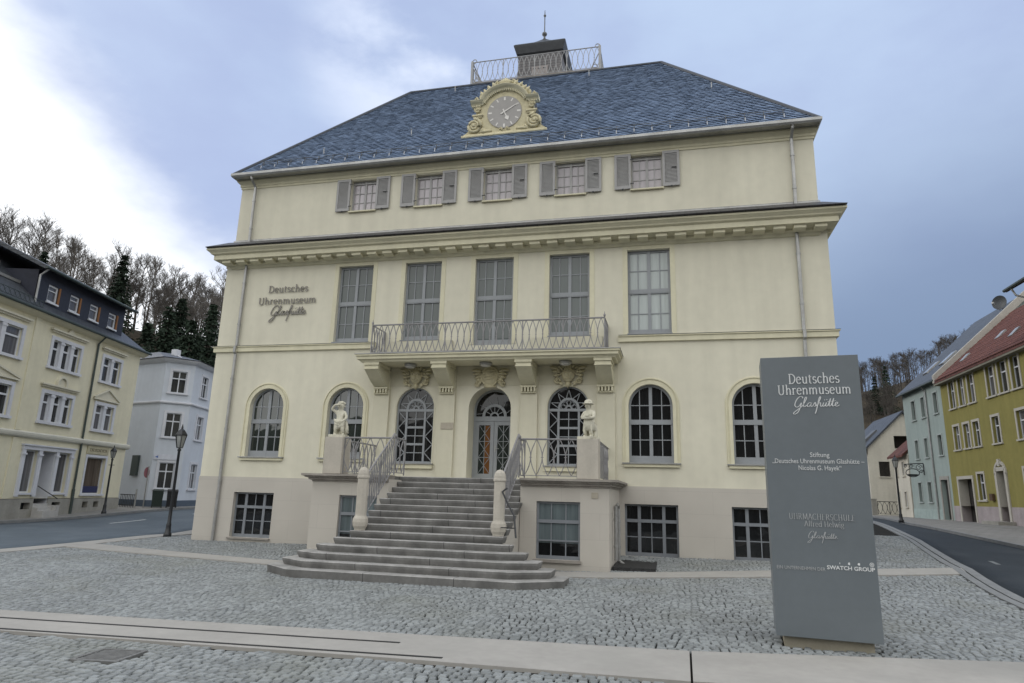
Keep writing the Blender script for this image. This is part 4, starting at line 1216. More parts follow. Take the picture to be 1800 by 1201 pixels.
SCRIPT = [
    [(.60, .92), (.58, 1.04), (.44, 1.06), (.24, .86), (.10, .55), (.08, .32), (.20, .22), (.36, .34), (.50, .56)],
    [(.50, .56), (.44, .30), (.34, .02), (.20, -.22), (.02, -.34), (-.04, -.24), (.14, -.06), (.50, .26)],
    [(.50, .26), (.66, .50), (.82, .86), (.84, 1.00), (.76, .96), (.66, .62), (.62, .34), (.68, .25), (.82, .36)],
    [(1.12, .53), (1.00, .56), (.88, .42), (.86, .28), (.96, .26), (1.08, .42), (1.14, .55), (1.08, .34), (1.12, .25), (1.24, .36)],
    [(1.24, .36), (1.36, .58), (1.40, .44), (1.36, .28), (1.26, .27)], [(1.36, .28), (1.46, .34)],
    [(1.42, .30), (1.60, .62), (1.72, .92), (1.70, 1.02), (1.62, .86), (1.50, .36), (1.40, -.06), (1.32, -.30)],
    [(1.50, .34), (1.62, .54), (1.70, .54), (1.68, .36), (1.72, .25), (1.82, .34)],
    [(1.90, .55), (1.83, .34), (1.88, .25), (1.98, .36), (2.07, .55)], [(2.07, .55), (2.01, .34), (2.06, .25), (2.16, .36)],
    [(1.95, .74), (1.98, .78)], [(2.09, .76), (2.12, .80)],
    [(2.16, .36), (2.34, .86)], [(2.34, .86), (2.22, .38), (2.25, .26), (2.36, .36)],
    [(2.36, .36), (2.54, .88)], [(2.54, .88), (2.42, .38), (2.46, .26), (2.56, .34)], [(2.14, .62), (2.66, .68)],
    [(2.56, .36), (2.72, .44), (2.76, .54), (2.68, .57), (2.61, .44), (2.62, .29), (2.72, .25), (2.86, .36)]]


def catmull(p, n=6):
    if len(p) < 3: return p
    q = [p[0]] + list(p) + [p[-1]]; out = []
    for i in range(1, len(q) - 2):
        a, b, c, d = (Vector(v) for v in q[i - 1:i + 3])
        for k in range(n):
            t = k / n
            out.append(tuple(.5 * ((2 * b) + (c - a) * t + (2 * a - 5 * b + 4 * c - d) * t * t + (3 * b - a - 3 * c + d) * t ** 3)))
    out.append(p[-1]); return out


def script_text(mb, T, wk=.075, wt=.03, depth=.02):
    for k, s_ in enumerate(SCRIPT): stroke_ribbon(mb, catmull(s_), -.0009 * (k % 7), wk, wt, depth, T)


def placed(x0, z0, sx, sz, y, shear=0.0):
    return lambda u, v, d: (x0 + u * sx + shear * v * sz, y + d, z0 + v * sz)


y = -.045
mb = MB(); w = text_width('Deutsches'); sx = 1.58 / w; serif_text(mb, 'Deutsches', placed(-8.36, 8.44, sx, .37, y), .105, .05); mb.build('wall_lettering', LETTER, mus)
mb = MB(); w = text_width('Uhrenmuseum'); sx = 2.29 / w; serif_text(mb, 'Uhrenmuseum', placed(-8.72, 8.01, sx, .36, y), .105, .05); mb.build('wall_lettering', LETTER, mus)
mb = MB(); script_text(mb, placed(-8.20, 7.50, 1.42 / 2.86, .43, y), .075, .042)
mb.build('wall_lettering', LETTER, mus)

# ---------------------------------------------------------------- staircase
G0 = -.17; RS = .148; YF = -6.75; TR = .307
st = thing('staircase', 'wide weathered granite staircase with flared lower steps rising to the museum door', 'staircase', (0, 0, 0))
flare = {1: (2.50, -6.10, 3.37, -5.35), 2: (2.34, -5.98, 3.08, -5.35), 3: (2.17, -5.86, 2.79, -5.35), 4: (2.04, -5.62, 2.47, -5.30), 5: (1.90, -5.46, 2.13, -5.28)}
for k in range(1, 16):
    yk = YF + TR * (k - 1); zt = G0 + RS * k; zb = zt - RS if k > 1 else -.4
    if k in flare:
        a, yc, b, yb = flare[k]; plan = [(-a, yk), (a, yk), (b, yc), (b, yb), (-b, yb), (-b, yc)]
    else:
        hw = 1.86 if k < 12 else 1.795
        plan = [(-hw, yk), (hw, yk), (hw, yk + TR + .06 if k < 15 else -2.35), (-hw, yk + TR + .06 if k < 15 else -2.35)]
    cx, cy = 0, yk + .35
    def inset(o): 
        return [(x - math.copysign(o, x), y + o if y < yk + .9 and (y == yk or k in flare) and y < plan[3][1] else y) for x, y in plan]
    mb = MB()
    mb.loft([[(x, y, zb + .001) for x, y in inset(.035)], [(x, y, zt - .06) for x, y in inset(.004)], [(x, y, zt - .014) for x, y in plan], [(x, y, zt) for x, y in inset(.014)]])
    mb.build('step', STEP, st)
mb = MB()
prof = [(-4.95, -.3), (-4.95, .70)] + [(YF + TR * (k - 1) + .12, G0 + RS * (k - 1) - .005) for k in range(7, 16)] + [(-2.4, 1.9), (-2.4, -.3)]
mb.prism_yz(prof, -1.785, 1.785)
mb.build('cheek_wall', PLINTH, st)
for s in (-1, 1):
    z6 = G0 + RS * 6
    p = MB().lathe([(.13, 0), (.135, .04), (.17, .10), (.185, .19), (.175, .27), (.138, .33), (.132, .36), (.132, 1.20), (.152, 1.215), (.152, 1.255), (.14, 1.27), (.138, 1.33), (.12, 1.40), (.075, 1.455), (.01, 1.475)], s * 1.70, -5.02, 8, z6, PI / 8).build('newel_post', STONE, st, bevel=.008)
    mb = MB()
    A = (s * 1.70, -4.88, z6 + .24); B = (s * 1.72, BF + .02, tz + .06)
    oval_rail(mb, A, B, 1.03, .125, rt=.024, r=.0115, posts=[0, .5], post_r=.02)
    mb.build('stair_railing', IRON, st)
# short lower handrail on the right post
mb = MB(); mb.tube([(1.88, -5.05, 1.78), (1.80, -5.15, 1.70), (1.90, -5.2, 1.52), (2.12, -5.3, 1.18), (2.20, -5.42, .72)], .022, 8); mb.tube([(1.80, -5.2, .92), (2.16, -5.34, .92)], .012, 6)
mb.build('handrail', BLACKIRON, st)

# ---------------------------------------------------------------- statues
def skin_fig(name, J, bones, m, parent, lv=2):
    keys = list(J); idx = {k: i for i, k in enumerate(keys)}
    me = bpy.data.meshes.new(name)
    me.from_pydata([J[k][0] for k in keys], [(idx[a], idx[b]) for a, b in bones], [])
    o = bpy.data.objects.new(name, me); COL.objects.link(o)
    o.modifiers.new('skin', 'SKIN')
    for i, k in enumerate(keys):
        v = me.skin_vertices[0].data[i]; r = J[k][1]; v.radius = r if isinstance(r, tuple) else (r, r); v.use_root = (i == 0)
    sb = o.modifiers.new('sub', 'SUBSURF'); sb.levels = lv; sb.render_levels = lv
    bpy.context.view_layer.update()
    dg = bpy.context.evaluated_depsgraph_get()
    nm = bpy.data.meshes.new_from_object(o.evaluated_get(dg))
    bpy.data.objects.remove(o)
    for p in nm.polygons: p.use_smooth = True
    nm.materials.clear(); nm.materials.append(m); nm.name = name
    ob = bpy.data.objects.new(name, nm); COL.objects.link(ob); ob.parent = parent
    return ob


def fingers(J, bones, hand, d, side, r=.011):
    """five short unequal fingers at a small carved hand"""
    h = Vector(J[hand][0]); d = Vector(d).normalized(); s_ = Vector(side).normalized()
    for k, (o, l) in enumerate(((-.03, .05), (-.01, .062), (.01, .058), (.028, .045))):
        a = h + s_ * o + d * .03; b = a + d * l
        J[f'{hand}f{k}a'] = (a, r); J[f'{hand}f{k}b'] = (b, r * .8)
        bones += [(hand, f'{hand}f{k}a'), (f'{hand}f{k}a', f'{hand}f{k}b')]


# left: child shading its eyes with one arm, drapery gathered at the hips, leaning on a block
S1 = thing('statue', 'pale stone child figure raising an arm to its brow, on the left stair pedestal', 'statue', (-3.5, BF + .24, 3.06), R(12))
MB().box(-.24, .24, -.2, .2, .001, .07).build('base', STATUE, S1, bevel=.01)
J = {'pel': ((0, 0, .44), (.125, .105)), 'wa': ((.005, 0, .54), (.105, .09)), 'ch': ((.01, 0, .66), (.115, .09)), 'nk': ((.01, -.01, .76), .05), 'h0': ((.01, -.02, .83), (.085, .09)), 'h1': ((.01, -.02, .91), (.09, .10)), 'h2': ((.01, -.01, .98), .055),
     'sl': ((-.10, 0, .70), .052), 'el': ((-.24, -.05, .78), .042), 'wl': ((-.15, -.12, .885), .034), 'hl': ((-.06, -.13, .915), (.036, .02)),
     'sr': ((.12, 0, .70), .052), 'er': ((.19, -.03, .56), .043), 'wr': ((.14, -.12, .47), .034), 'hr': ((.10, -.14, .45), (.034, .024)),
     'tl': ((-.075, -.03, .36), .085), 'kl': ((-.085, -.07, .22), .06), 'al': ((-.08, -.02, .09), .042), 'fl': ((-.09, -.12, .085), .035),
     'tr': ((.08, -.02, .36), .085), 'kr': ((.10, -.10, .24), .06), 'ar': ((.12, -.04, .09), .042), 'fr': ((.14, -.13, .085), .035)}
Bn = [('pel', 'wa'), ('wa', 'ch'), ('ch', 'nk'), ('nk', 'h0'), ('h0', 'h1'), ('h1', 'h2'), ('ch', 'sl'), ('sl', 'el'), ('el', 'wl'), ('wl', 'hl'), ('ch', 'sr'), ('sr', 'er'), ('er', 'wr'), ('wr', 'hr'),
      ('pel', 'tl'), ('tl', 'kl'), ('kl', 'al'), ('al', 'fl'), ('pel', 'tr'), ('tr', 'kr'), ('kr', 'ar'), ('ar', 'fr')]
fingers(J, Bn, 'hl', (1, -.1, .15), (0, .4, 1)); fingers(J, Bn, 'hr', (-.6, -.5, -.3), (0, .3, 1))
b1 = skin_fig('body', J, Bn, STATUE, S1)
mb = MB(); mb.ell((.01, -.115, .865), (.018, .022, .028), 8, 6)
for s in (-1, 1): mb.ell((.01 + s * .035, -.105, .885), (.018, .012, .012), 8, 5)
mb.tube([(-.02, -.105, .835), (.01, -.115, .832), (.04, -.105, .835)], .010, 5)
for s in (-1, 1): mb.ell((.01 + s * .095, -.01, .87), (.014, .022, .03), 8, 5)
mb.build('face', STATUE, S1, smooth=True)
mb = MB()
for k in range(16):
    a = 2 * PI * k / 16; mb.ell((.01 + .072 * math.cos(a), .0 + .075 * math.sin(a) + .01, .955 + .012 * (k % 3)), (.036, .036, .034), 7, 5)
mb.ell((.01, 0, .985), (.07, .075, .04), 10, 6); mb.build('hair', STATUE, S1, smooth=True)
mb = MB()
for k in range(7): mb.tube([(-.15 + .01 * k, -.06 - .02 * (k % 2), .50 - .035 * k), (-.02, -.15 - .01 * (k % 2), .44 - .035 * k), (.13, -.11, .46 - .02 * k), (.17, 0, .40 - .01 * k)], [.02, .034, .032, .018], 6)
mb.tube([(.15, .02, .47), (.19, .03, .30), (.20, .02, .12)], [.05, .055, .07], 8); mb.build('drapery', STATUE, S1, smooth=True)
MB().loft([[(-.17, -.02, .07), (.20, -.02, .07), (.20, .18, .07), (-.17, .18, .07)], [(-.13, .0, .36), (.17, .0, .36), (.17, .17, .36), (-.13, .17, .36)]]).build('rock', STATUE, S1, bevel=.03)

# right: boy in a round brimmed hat, arms folded over a long coat
S2 = thing('statue', 'pale stone boy in a brimmed hat with arms crossed, on the right stair pedestal', 'statue', (3.5, BF + .24, 3.06), R(-25))
MB().box(-.23, .23, -.2, .2, .001, .07).build('base', STATUE, S2, bevel=.01)
J = {'pel': ((0, 0, .43), (.12, .10)), 'wa': ((0, 0, .53), (.11, .09)), 'ch': ((0, 0, .65), (.125, .10)), 'nk': ((0, -.01, .755), .05), 'h0': ((0, -.03, .825), (.08, .085)), 'h1': ((0, -.03, .895), (.085, .09)), 'h2': ((0, -.02, .955), .06),
     'sl': ((-.12, 0, .69), .056), 'el': ((-.185, -.04, .55), .05), 'wl': ((-.03, -.155, .575), .036), 'hl': ((.05, -.165, .60), (.036, .024)),
     'sr': ((.12, 0, .69), .056), 'er': ((.185, -.04, .55), .05), 'wr': ((.04, -.16, .53), .036), 'hr': ((-.04, -.17, .545), (.036, .024)),
     'tl': ((-.075, -.01, .34), .088), 'kl': ((-.08, -.05, .21), .062), 'al': ((-.08, -.0, .09), .044), 'fl': ((-.10, -.10, .085), .036),
     'tr': ((.075, 0, .34), .088), 'kr': ((.08, -.03, .21), .062), 'ar': ((.085, .01, .09), .044), 'fr': ((.11, -.09, .085), .036)}
Bn = [('pel', 'wa'), ('wa', 'ch'), ('ch', 'nk'), ('nk', 'h0'), ('h0', 'h1'), ('h1', 'h2'), ('ch', 'sl'), ('sl', 'el'), ('el', 'wl'), ('wl', 'hl'), ('ch', 'sr'), ('sr', 'er'), ('er', 'wr'), ('wr', 'hr'),
      ('pel', 'tl'), ('tl', 'kl'), ('kl', 'al'), ('al', 'fl'), ('pel', 'tr'), ('tr', 'kr'), ('kr', 'ar'), ('ar', 'fr')]
fingers(J, Bn, 'hl', (1, -.05, .2), (0, .2, 1)); fingers(J, Bn, 'hr', (-1, -.05, .1), (0, .2, 1))
skin_fig('body', J, Bn, STATUE, S2)
mb = MB(); mb.ell((0, -.118, .862), (.018, .022, .027), 8, 6)
for s in (-1, 1): mb.ell((s * .034, -.11, .88), (.017, .012, .011), 8, 5)
mb.tube([(-.03, -.108, .832), (0, -.118, .829), (.03, -.108, .832)], .010, 5)
for s in (-1, 1): mb.ell((s * .088, -.02, .862), (.014, .022, .03), 8, 5)
mb.build('face', STATUE, S2, smooth=True)
MB().lathe([(.10, -.015), (.145, -.012), (.15, .003), (.105, .012), (.102, .055), (.085, .09), (.045, .108), (.01, .112)], 0, -.02, 18, .915).build('hat', STATUE, S2, smooth=True)
mb = MB()
mb.loft([[( .115 * math.cos(a) * 1.1, .095 * math.sin(a) + .01, .60) for a in [2 * PI * k / 18 for k in range(18)]], [((.145 + .012 * (k % 2)) * math.cos(2 * PI * k / 18), (.115 + .01 * (k % 2)) * math.sin(2 * PI * k / 18) + .015, .42) for k in range(18)], [((.17 + .02 * (k % 2)) * math.cos(2 * PI * k / 18), (.125 + .016 * (k % 2)) * math.sin(2 * PI * k / 18) + .03, .22) for k in range(18)]])
mb.build('coat', STATUE, S2, smooth=True)
mb = MB(); mb.loft([[(-.15, .04, .07), (.18, .04, .07), (.18, .19, .07), (-.15, .19, .07)], [(-.10, .06, .40), (.15, .05, .40), (.15, .17, .40), (-.10, .17, .40)]]); mb.build('tree_stump', STATUE, S2, bevel=.03)

# ---------------------------------------------------------------- monolith sign
MA, MBp = Vector((6.8208, -10.1731)), Vector((8.0676, -10.2976)); md = (MBp - MA); mw = md.length; ang = math.atan2(md.y, md.x)
mz = ground(7.4, -10)
mono = thing('sign_monolith', 'tall grey slab with the museum name in pale letters standing on a low stone foot', 'sign', (MA.x, MA.y, mz), ang)
SLAB = mat('anthracite_slab', (.138, .158, .172), .42, .45, var=.05, vscale=1.2, bump=.03, bscale=120)
MB().loft([[(0, 0, .13), (mw, 0, .13), (mw, .80, .13), (0, .80, .13)], [(0, 0, 3.83), (mw, 0, 3.83), (mw, .80, 3.86), (0, .80, 3.86)]]).build('slab', SLAB, mono, bevel=.004)
MB().box(.10, mw - .09, .14, .70, -.1, .13).build('base', mat('tan_stone_foot', (.36, .33, .26), .85, .2, var=.08, vscale=4), mono)
TXT = mat('pale_lettering', (.64, .65, .65), .55, .3, var=.02)
TXT2 = mat('faded_lettering', (.42, .43, .435), .55, .3, var=.02)
zoff = -mz
mb = MB(); yl = -.006
def fit(txt, x0, x1, z0, h, wk=.10, wt=.045):
    w = text_width(txt); serif_text(mb, txt, placed(x0, z0 + zoff, (x1 - x0) / w, h, yl), wk, wt, .008)
fit('Deutsches', .352, 1.002, 3.262, .205); fit('Uhrenmuseum', .202, 1.136, 3.11, .195)
script_text(mb, placed(.40, 2.895 + zoff, .575 / 2.86, .175, yl), .06, .028, .008)
mb.build('museum_name', TXT, mono)
mb = MB(); fit('UHRMACHERSCHULE', .244, 1.05, 1.428, .115, .08, .02); fit('Alfred Helwig', .428, .909, 1.34, .105, .085, .02)
script_text(mb, placed(.462, 1.165 + zoff, .36 / 2.86, .11, yl), .06, .02, .008)
mb.build('school_name', TXT2, mono)


def sans(name, txt, x0, x1, z0, h, m, bold=0.0):
    c = bpy.data.curves.new(name, 'FONT'); c.body = txt; c.size = 1.0; c.extrude = .003; c.offset = bold; c.resolution_u = 3
    o = bpy.data.objects.new(name, c); COL.objects.link(o)
    bpy.context.view_layer.update()
    me_ = bpy.data.meshes.new_from_object(o.evaluated_get(bpy.context.evaluated_depsgraph_get())); bpy.data.objects.remove(o)
    V_ = [v.co.copy() for v in me_.vertices]; xa, xb = min(v.x for v in V_), max(v.x for v in V_)
    for v in me_.vertices:
        p = v.co; v.co = (x0 + (p.x - xa) / (xb - xa) * (x1 - x0), -.004 - p.z, z0 + p.y * h / .70)
    me_.materials.clear(); me_.materials.append(m)
    ob = bpy.data.objects.new(name, me_); COL.objects.link(ob); return ob


for i, (t, a, b, z) in enumerate((('Stiftung', .561, .80, 2.253), ('„Deutsches Uhrenmuseum Glashütte –', .08, 1.215, 2.168), ('Nicolas G. Hayek“', .407, .935, 2.078))):
    sans('foundation_name', t, a, b, z + zoff, .062, TXT).parent = mono
sans('company_line', 'EIN UNTERNEHMEN DER', .056, .645, .785 + zoff, .042, TXT2).parent = mono
sans('group_logo', 'SWATCH GROUP', .666, 1.223, .812 + zoff, .047, mat('bright_lettering', (.68, .69, .69), .5, .3, var=.01), .02).parent = mono
mb = MB()
BL_ = MATS['bright_lettering']
for k, (x, a0, a1) in enumerate(((.832, 120, 240), (.932, 60, 300), (1.045, 40, 320))):
    mb.poly([(x + .016 * math.cos(R(a)), -.004, .892 + zoff + .016 * math.sin(R(a))) for a in np.linspace(a0, a1, 14)])
ring = [[(1.193 + r_ * math.cos(R(a)), -.004, .894 + zoff + r_ * math.sin(R(a))) for a in range(0, 360, 20)] for r_ in (.019, .026)]
mb.loft(ring, cap=False)
mb.box(1.189, 1.197, -.004, -.002, .882 + zoff, .906 + zoff); mb.box(1.181, 1.205, -.0045, -.0025, .890 + zoff, .898 + zoff)
mb.build('logo_marks', BL_, mono)

# ---------------------------------------------------------------- street lamps
LANT = glass('lantern_glass', (.30, .31, .30), .1)


def street_lamp(label, loc, h, pole_r=.055, big=1.0, arms=False):
    t = thing('street_lamp', label, 'street lamp', loc, 0, 'street lamps around the square')
    hl = h - .80 * big
    prof = [(pole_r * 2.4, -.05), (pole_r * 2.4, .10), (pole_r * 1.8, .14), (pole_r * 1.5, .35), (pole_r * 1.6, .40), (pole_r * 1.15, .46), (pole_r, .9), (pole_r * .8, hl - .12), (pole_r * 1.2, hl - .10), (pole_r * 1.2, hl - .06), (pole_r * .6, hl - .02), (pole_r * .9, hl)]
    MB().lathe(prof, 0, 0, 12).build('pole', BLACKIRON, t, smooth=True)
    if arms: MB().tube([(-.18, 0, hl - .35), (.18, 0, hl - .35)], .012, 6).build('ladder_bar', BLACKIRON, t)
    r0, r1, hg = .10 * big, .19 * big, .42 * big
    hx = lambda r, z: [(r * math.cos(R(60 * k + 15)), r * math.sin(R(60 * k + 15)), z) for k in range(6)]
    mb = MB(); a, b = hx(r0, hl), hx(r1, hl + hg)
    for k in range(6): mb.tube([a[k], b[k]], .013 * big, 4); mb.tube([a[k], a[(k + 1) % 6]], .014 * big, 4); mb.tube([b[k], b[(k + 1) % 6]], .016 * big, 4)
    mb.loft([hx(.02, hl - .02), hx(r0, hl)]) ; mb.tube([(0, 0, hl), (0, 0, hl + .12 * big)], .03 * big, 8)
    ln_ = mb.build('lantern', BLACKIRON, t)
    MB().loft([hx(r0 * .93, hl + .012), hx(r1 * .93, hl + hg - .01)]).build('glass', LANT, ln_)
    MB().loft([hx(r1 * 1.12, hl + hg + .012), hx(r1 * 1.02, hl + hg + .05 * big), hx(r1 * .55, hl + hg + .17 * big), hx(r1 * .22, hl + hg + .22 * big), hx(r1 * .2, hl + hg + .27 * big), hx(.01, hl + hg + .38 * big)]).build('lamp_roof', BLACKIRON, ln_)
    return t


street_lamp('slim dark street lamp with six-sided lantern on the setts left of the museum', (-11.62, .5, ground(-11.62, .5) + .0), 3.90, .055, 1.05)
street_lamp('dark street lamp with ladder bar before the pale yellow house', (-22.38, 8.66, ground(-22.38, 8.66) + .10), 3.42, .05, .82, True)
street_lamp('dark street lamp on the right street in front of the light blue house', (18.35, 23.6, ground(18.35, 23.6) + .11), 3.85, .06, .95)
# ---------------------------------------------------------------- neighbouring houses
WPAINT = mat('white_window_paint', (.62, .64, .68), .5, .35, var=.04)
WSTUC = mat('white_stucco', (.60, .61, .65), .8, .25, var=.05, vscale=1.5, bump=.1)
GL2 = glass('house_glass', (.03, .032, .035))
GLC = glass('house_glass_curtain', (.10, .10, .11))


def hwin(par, x0, x1, z0, z1, sur=WSTUC, sw=.16, cols=1, tr=.68, yr=.14, pane=None, sill=True, post=.0, frame=WPAINT):
    """one window: frame with transom, panes, sill and flat surround"""
    fr, pn = MB(), MB(); f = .05; yf = yr - .06
    fr.box(x0, x0 + f, yf, yr, z0, z1); fr.box(x1 - f, x1, yf, yr, z0, z1); fr.box(x0 + f, x1 - f, yf + .002, yr, z1 - f, z1); fr.box(x0 + f, x1 - f, yf + .002, yr, z0, z0 + f)
    for k in range(1, cols):
        x = x0 + (x1 - x0) * k / cols; fr.box(x - .03, x + .03, yf - .003, yr, z0 + .01, z1 - .01)
    if tr: zt = z0 + (z1 - z0) * tr; fr.box(x0 + .01, x1 - .01, yf - .006, yr - .002, zt - .035, zt + .035)
    pn.poly([(x0 + .01, yr - .02, z0 + .01), (x1 - .01, yr - .02, z0 + .01), (x1 - .01, yr - .02, z1 - .01), (x0 + .01, yr - .02, z1 - .01)])
    w = fr.build('window', frame, par); pn.build('pane', pane or GL2, w)
    if sw:
        s = MB(); s.box(x0 - sw, x0 - .001, -.035, .01, z0, z1 + sw); s.box(x1 + .001, x1 + sw, -.035, .01, z0, z1 + sw); s.box(x0 - .001, x1 + .001, -.033, .01, z1 + .001, z1 + sw - .002)
        s.build('surround', sur, w)
    if sill: MB().box(x0 - sw - .05, x1 + sw + .05, -.10, yf, z0 - .09, z0 - .002).build('sill', sur, w)
    return w


def group_win(par, x0, x1, z0, z1, n, sur, rng_):
    """coupled lights in one white frame with posts between them (the pale yellow house)"""
    gap = .24; wd = (x1 - x0 - gap * (n - 1)) / n; out = []
    w = MB()
    w.box(x0 - .17, x0, -.05, .01, z0, z1 + .17); w.box(x1, x1 + .17, -.05, .01, z0, z1 + .17); w.box(x0, x1, -.048, .01, z1, z1 + .168)
    w.box(x0 - .22, x1 + .22, -.12, .01, z0 - .12, z0 - .001)
    for k in range(n - 1):
        xp = x0 + (k + 1) * wd + k * gap; w.box(xp, xp + gap, -.04, .13, z0, z1); w.box(xp - .03, xp + gap + .03, -.07, .0, z1 - .14, z1 - .06)
    W = w.build('window', sur, par)
    for k in range(n):
        xa = x0 + k * (wd + gap); xb = xa + wd; fr = MB(); f = .05
        fr.box(xa, xa + f, .08, .14, z0, z1); fr.box(xb - f, xb, .08, .14, z0, z1); fr.box(xa + f, xb - f, .082, .14, z1 - f, z1); fr.box(xa + f, xb - f, .082, .14, z0, z0 + f); zt = z0 + (z1 - z0) * .68
        fr.box(xa + .01, xb - .01, .07, .138, zt - .04, zt + .04); fr.build('frame', WPAINT, W)
        MB().poly([(xa, .12, z0), (xb, .12, z0), (xb, .12, z1), (xa, .12, z1)]).build('pane', rng_.choice([GL2, GLC, GL2]), W)
    return (x0 - .0, x1, z0, z1)


rg = random.Random(11)
# --- pale yellow house on the left
yh = thing('house', 'pale yellow three-storey house with white window frames, dark slate attic storey and shop window', 'house', (-24.74, 11.91, 0), math.atan2(.967, -.2552))
YW = mat('pale_yellow_render', (.67, .63, .48), .85, .2, var=.05, vscale=.6, bump=.08, streak=.04)
GST = mat('grey_plinth_render', (.30, .29, .26), .9, .2, var=.10, vscale=1.5, streak=.08)
NAVY = mat('navy_slate_cladding', (.024, .027, .042), .55, .4, var=.15, vscale=6, bump=.2, bscale=25)
GUT = mat('dark_gutter', (.05, .065, .06), .5, .4, var=.1)
XL = -13.5
w3 = [(-13.2, -9.72, 3), (-7.62, -5.50, 3), (-3.48, -1.85, 2)]
mb = MB()
gops = [(-13.1, -11.9, 1.1, 2.95, False, .2), (-11.6, -9.75, .3, 2.95, False, .2), (-8.12, -7.25, 1.12, 3.0, False, .2), (-7.0, -6.02, .25, 3.0, False, .9), (-5.80, -4.90, 1.12, 3.0, False, .2), (-3.48, -1.80, 1.06, 2.93, False, .25)]
wall_sheet(mb, XL, 0, .86, 3.6, [o for o in gops if o[2] > .86] + [(a, b, .86, d, e, f) for a, b, c, d, e, f in gops if c <= .86])
wall_sheet(mb, XL, 0, 3.6, 6.4, [(a, b, 4.36, 5.66, False, .14) for a, b, n in w3])
wall_sheet(mb, XL, 0, 6.4, 9.1, [(a, b, 6.93, 8.20, False, .14) for a, b, n in w3])
mb.poly([(0, 0, 0), (0, 10, 0), (0, 10, 9.1), (0, 0, 9.1)]); mb.poly([(XL, 0, 0), (XL, 10, 0), (XL, 10, 9.1), (XL, 0, 9.1)]); mb.poly([(XL, 10, 0), (0, 10, 0), (0, 10, 9.1), (XL, 10, 9.1)])
mb.build('wall', YW, yh)
cell = [(-7.8, -7.2), (-5.7, -5.1), (-3.3, -2.85), (-2.35, -1.9)]
mb = MB(); wall_sheet(mb, XL, .0, -.4, .84, [(a, b, .38, .68, False, .3) for a, b in cell] + [(-7.0, -6.02, -.4, .84, False, .9), (-11.6, -9.75, -.4, .84, False, .9)], y=-.04); mb.poly([(XL, -.04, .84), (.0, -.04, .84), (.0, .0, .84), (XL, .0, .84)]); mb.poly([(.0, -.04, -.4), (.03, -.04, -.4), (.03, 9, -.4), (.03, 9, .84), (.03, -.04, .84), (.0, -.04, .84)])
mb.build('plinth', GST, yh)
for a, b in cell: MB().box(a, b, .24, .27, .36, .70).build('cellar_window', GL2, yh)
for i, (a, b, n) in enumerate(w3):
    group_win(yh, a, b, 6.93, 8.20, n, WSTUC, rg); group_win(yh, a, b, 4.36, 5.66, n, WSTUC, rg)
    m_ = (a + b) / 2; hw_ = (b - a) / 2 + .35
    h = MB(); h.box(m_ - hw_, m_ + hw_, -.16, .01, 8.62, 8.70).box(m_ - hw_ + .08, m_ + hw_ - .08, -.09, .01, 8.54, 8.615)
    if i == 1: h.prism_xz([(m_ - .3, 8.70), (m_ + .3, 8.70), (m_, 8.93)], -.12, .01)
    h.build('window_hood', mat('pale_hood', (.62, .59, .48), .8, .2, var=.04), yh)
    h = MB()
    if i == 1:
        h.box(m_ - hw_, m_ + hw_, -.16, .01, 6.03, 6.11).box(m_ - hw_ + .08, m_ + hw_ - .08, -.09, .01, 5.95, 6.025)
        arch_band(h, m_, .26, .36, 6.24, 6.11, -.14, .01); h.prism_xz([(m_ - .25, 6.11)] + [(x, z) for x, z in arc(m_, 6.22, .25, 180, 0, 12)] + [(m_ + .25, 6.11)], -.06, .01)
    else:
        h.prism_xz([(m_ - hw_, 5.95), (m_ + hw_, 5.95), (m_ + hw_, 6.02), (m_, 6.52), (m_ - hw_, 6.02)], -.05, .01)
        h.tube([(m_ - hw_ - .02, -.08, 6.02), (m_, -.08, 6.54), (m_ + hw_ + .02, -.08, 6.02)], .06, 4); h.tube([(m_ - hw_, -.08, 5.95), (m_ + hw_, -.08, 5.95)], .05, 4)
    h.build('window_hood', mat('pale_hood', (.62, .59, .48), .8, .2, var=.04), yh)
mb = MB(); mb.prism_yz([(-.14, 3.58), (-.16, 3.66), (-.16, 3.74), (-.10, 3.80), (.01, 3.82), (.01, 3.52), (-.06, 3.52)], XL, .12); mb.box(.0, .12, 0, 9, 3.55, 3.8); mb.build('belt_course', mat('pale_belt', (.56, .545, .47), .8, .2, var=.04), yh)
mb = MB(); mb.box(-9.05, -8.72, -.05, .01, 3.83, 9.0).box(-9.05, -8.72, -.05, .01, .86, 3.5); mb.build('lesene', YW, yh)
# shop front, portal and entrance recess
w = hwin(yh, -3.48, -1.80, 1.06, 2.93, WSTUC, .13, 1, 0, .2, pane=glass('shop_glass', (.10, .08, .065)))
MB().box(-3.40, -1.9, .13, .15, 1.12, 1.45).build('display', mat('blue_display', (.03, .035, .09), .5, .3), w)
sg = MB().box(-3.62, -1.72, -.05, .01, 3.10, 3.50).build('shop_sign', mat('beige_sign_board', (.47, .43, .30), .7, .2), yh)
sg2 = MB()
xx = -3.40
for k, wd_ in enumerate((.14, .10, .12, .11, .12, .10, .13, .11, .12, .10)):
    sg2.tube([(xx, -.055, 3.24), (xx + wd_ * .5, -.055, 3.38), (xx + wd_, -.055, 3.24)], .014, 4) if k % 2 else sg2.tube([(xx, -.055, 3.24), (xx, -.055, 3.38), (xx + wd_, -.055, 3.36), (xx + wd_, -.055, 3.25), (xx, -.055, 3.24)], .013, 4)
    xx += .155
sg2.build('sign_lettering', mat('brown_sign_paint', (.20, .18, .14), .7, .2), sg)
for a, b in ((-8.12, -7.25), (-5.80, -4.90), (-13.1, -11.9)): hwin(yh, a, b, 1.12, 3.0 if a > -10 else 2.95, WSTUC, 0, 1, 0, .19, pane=GLC, sill=True)
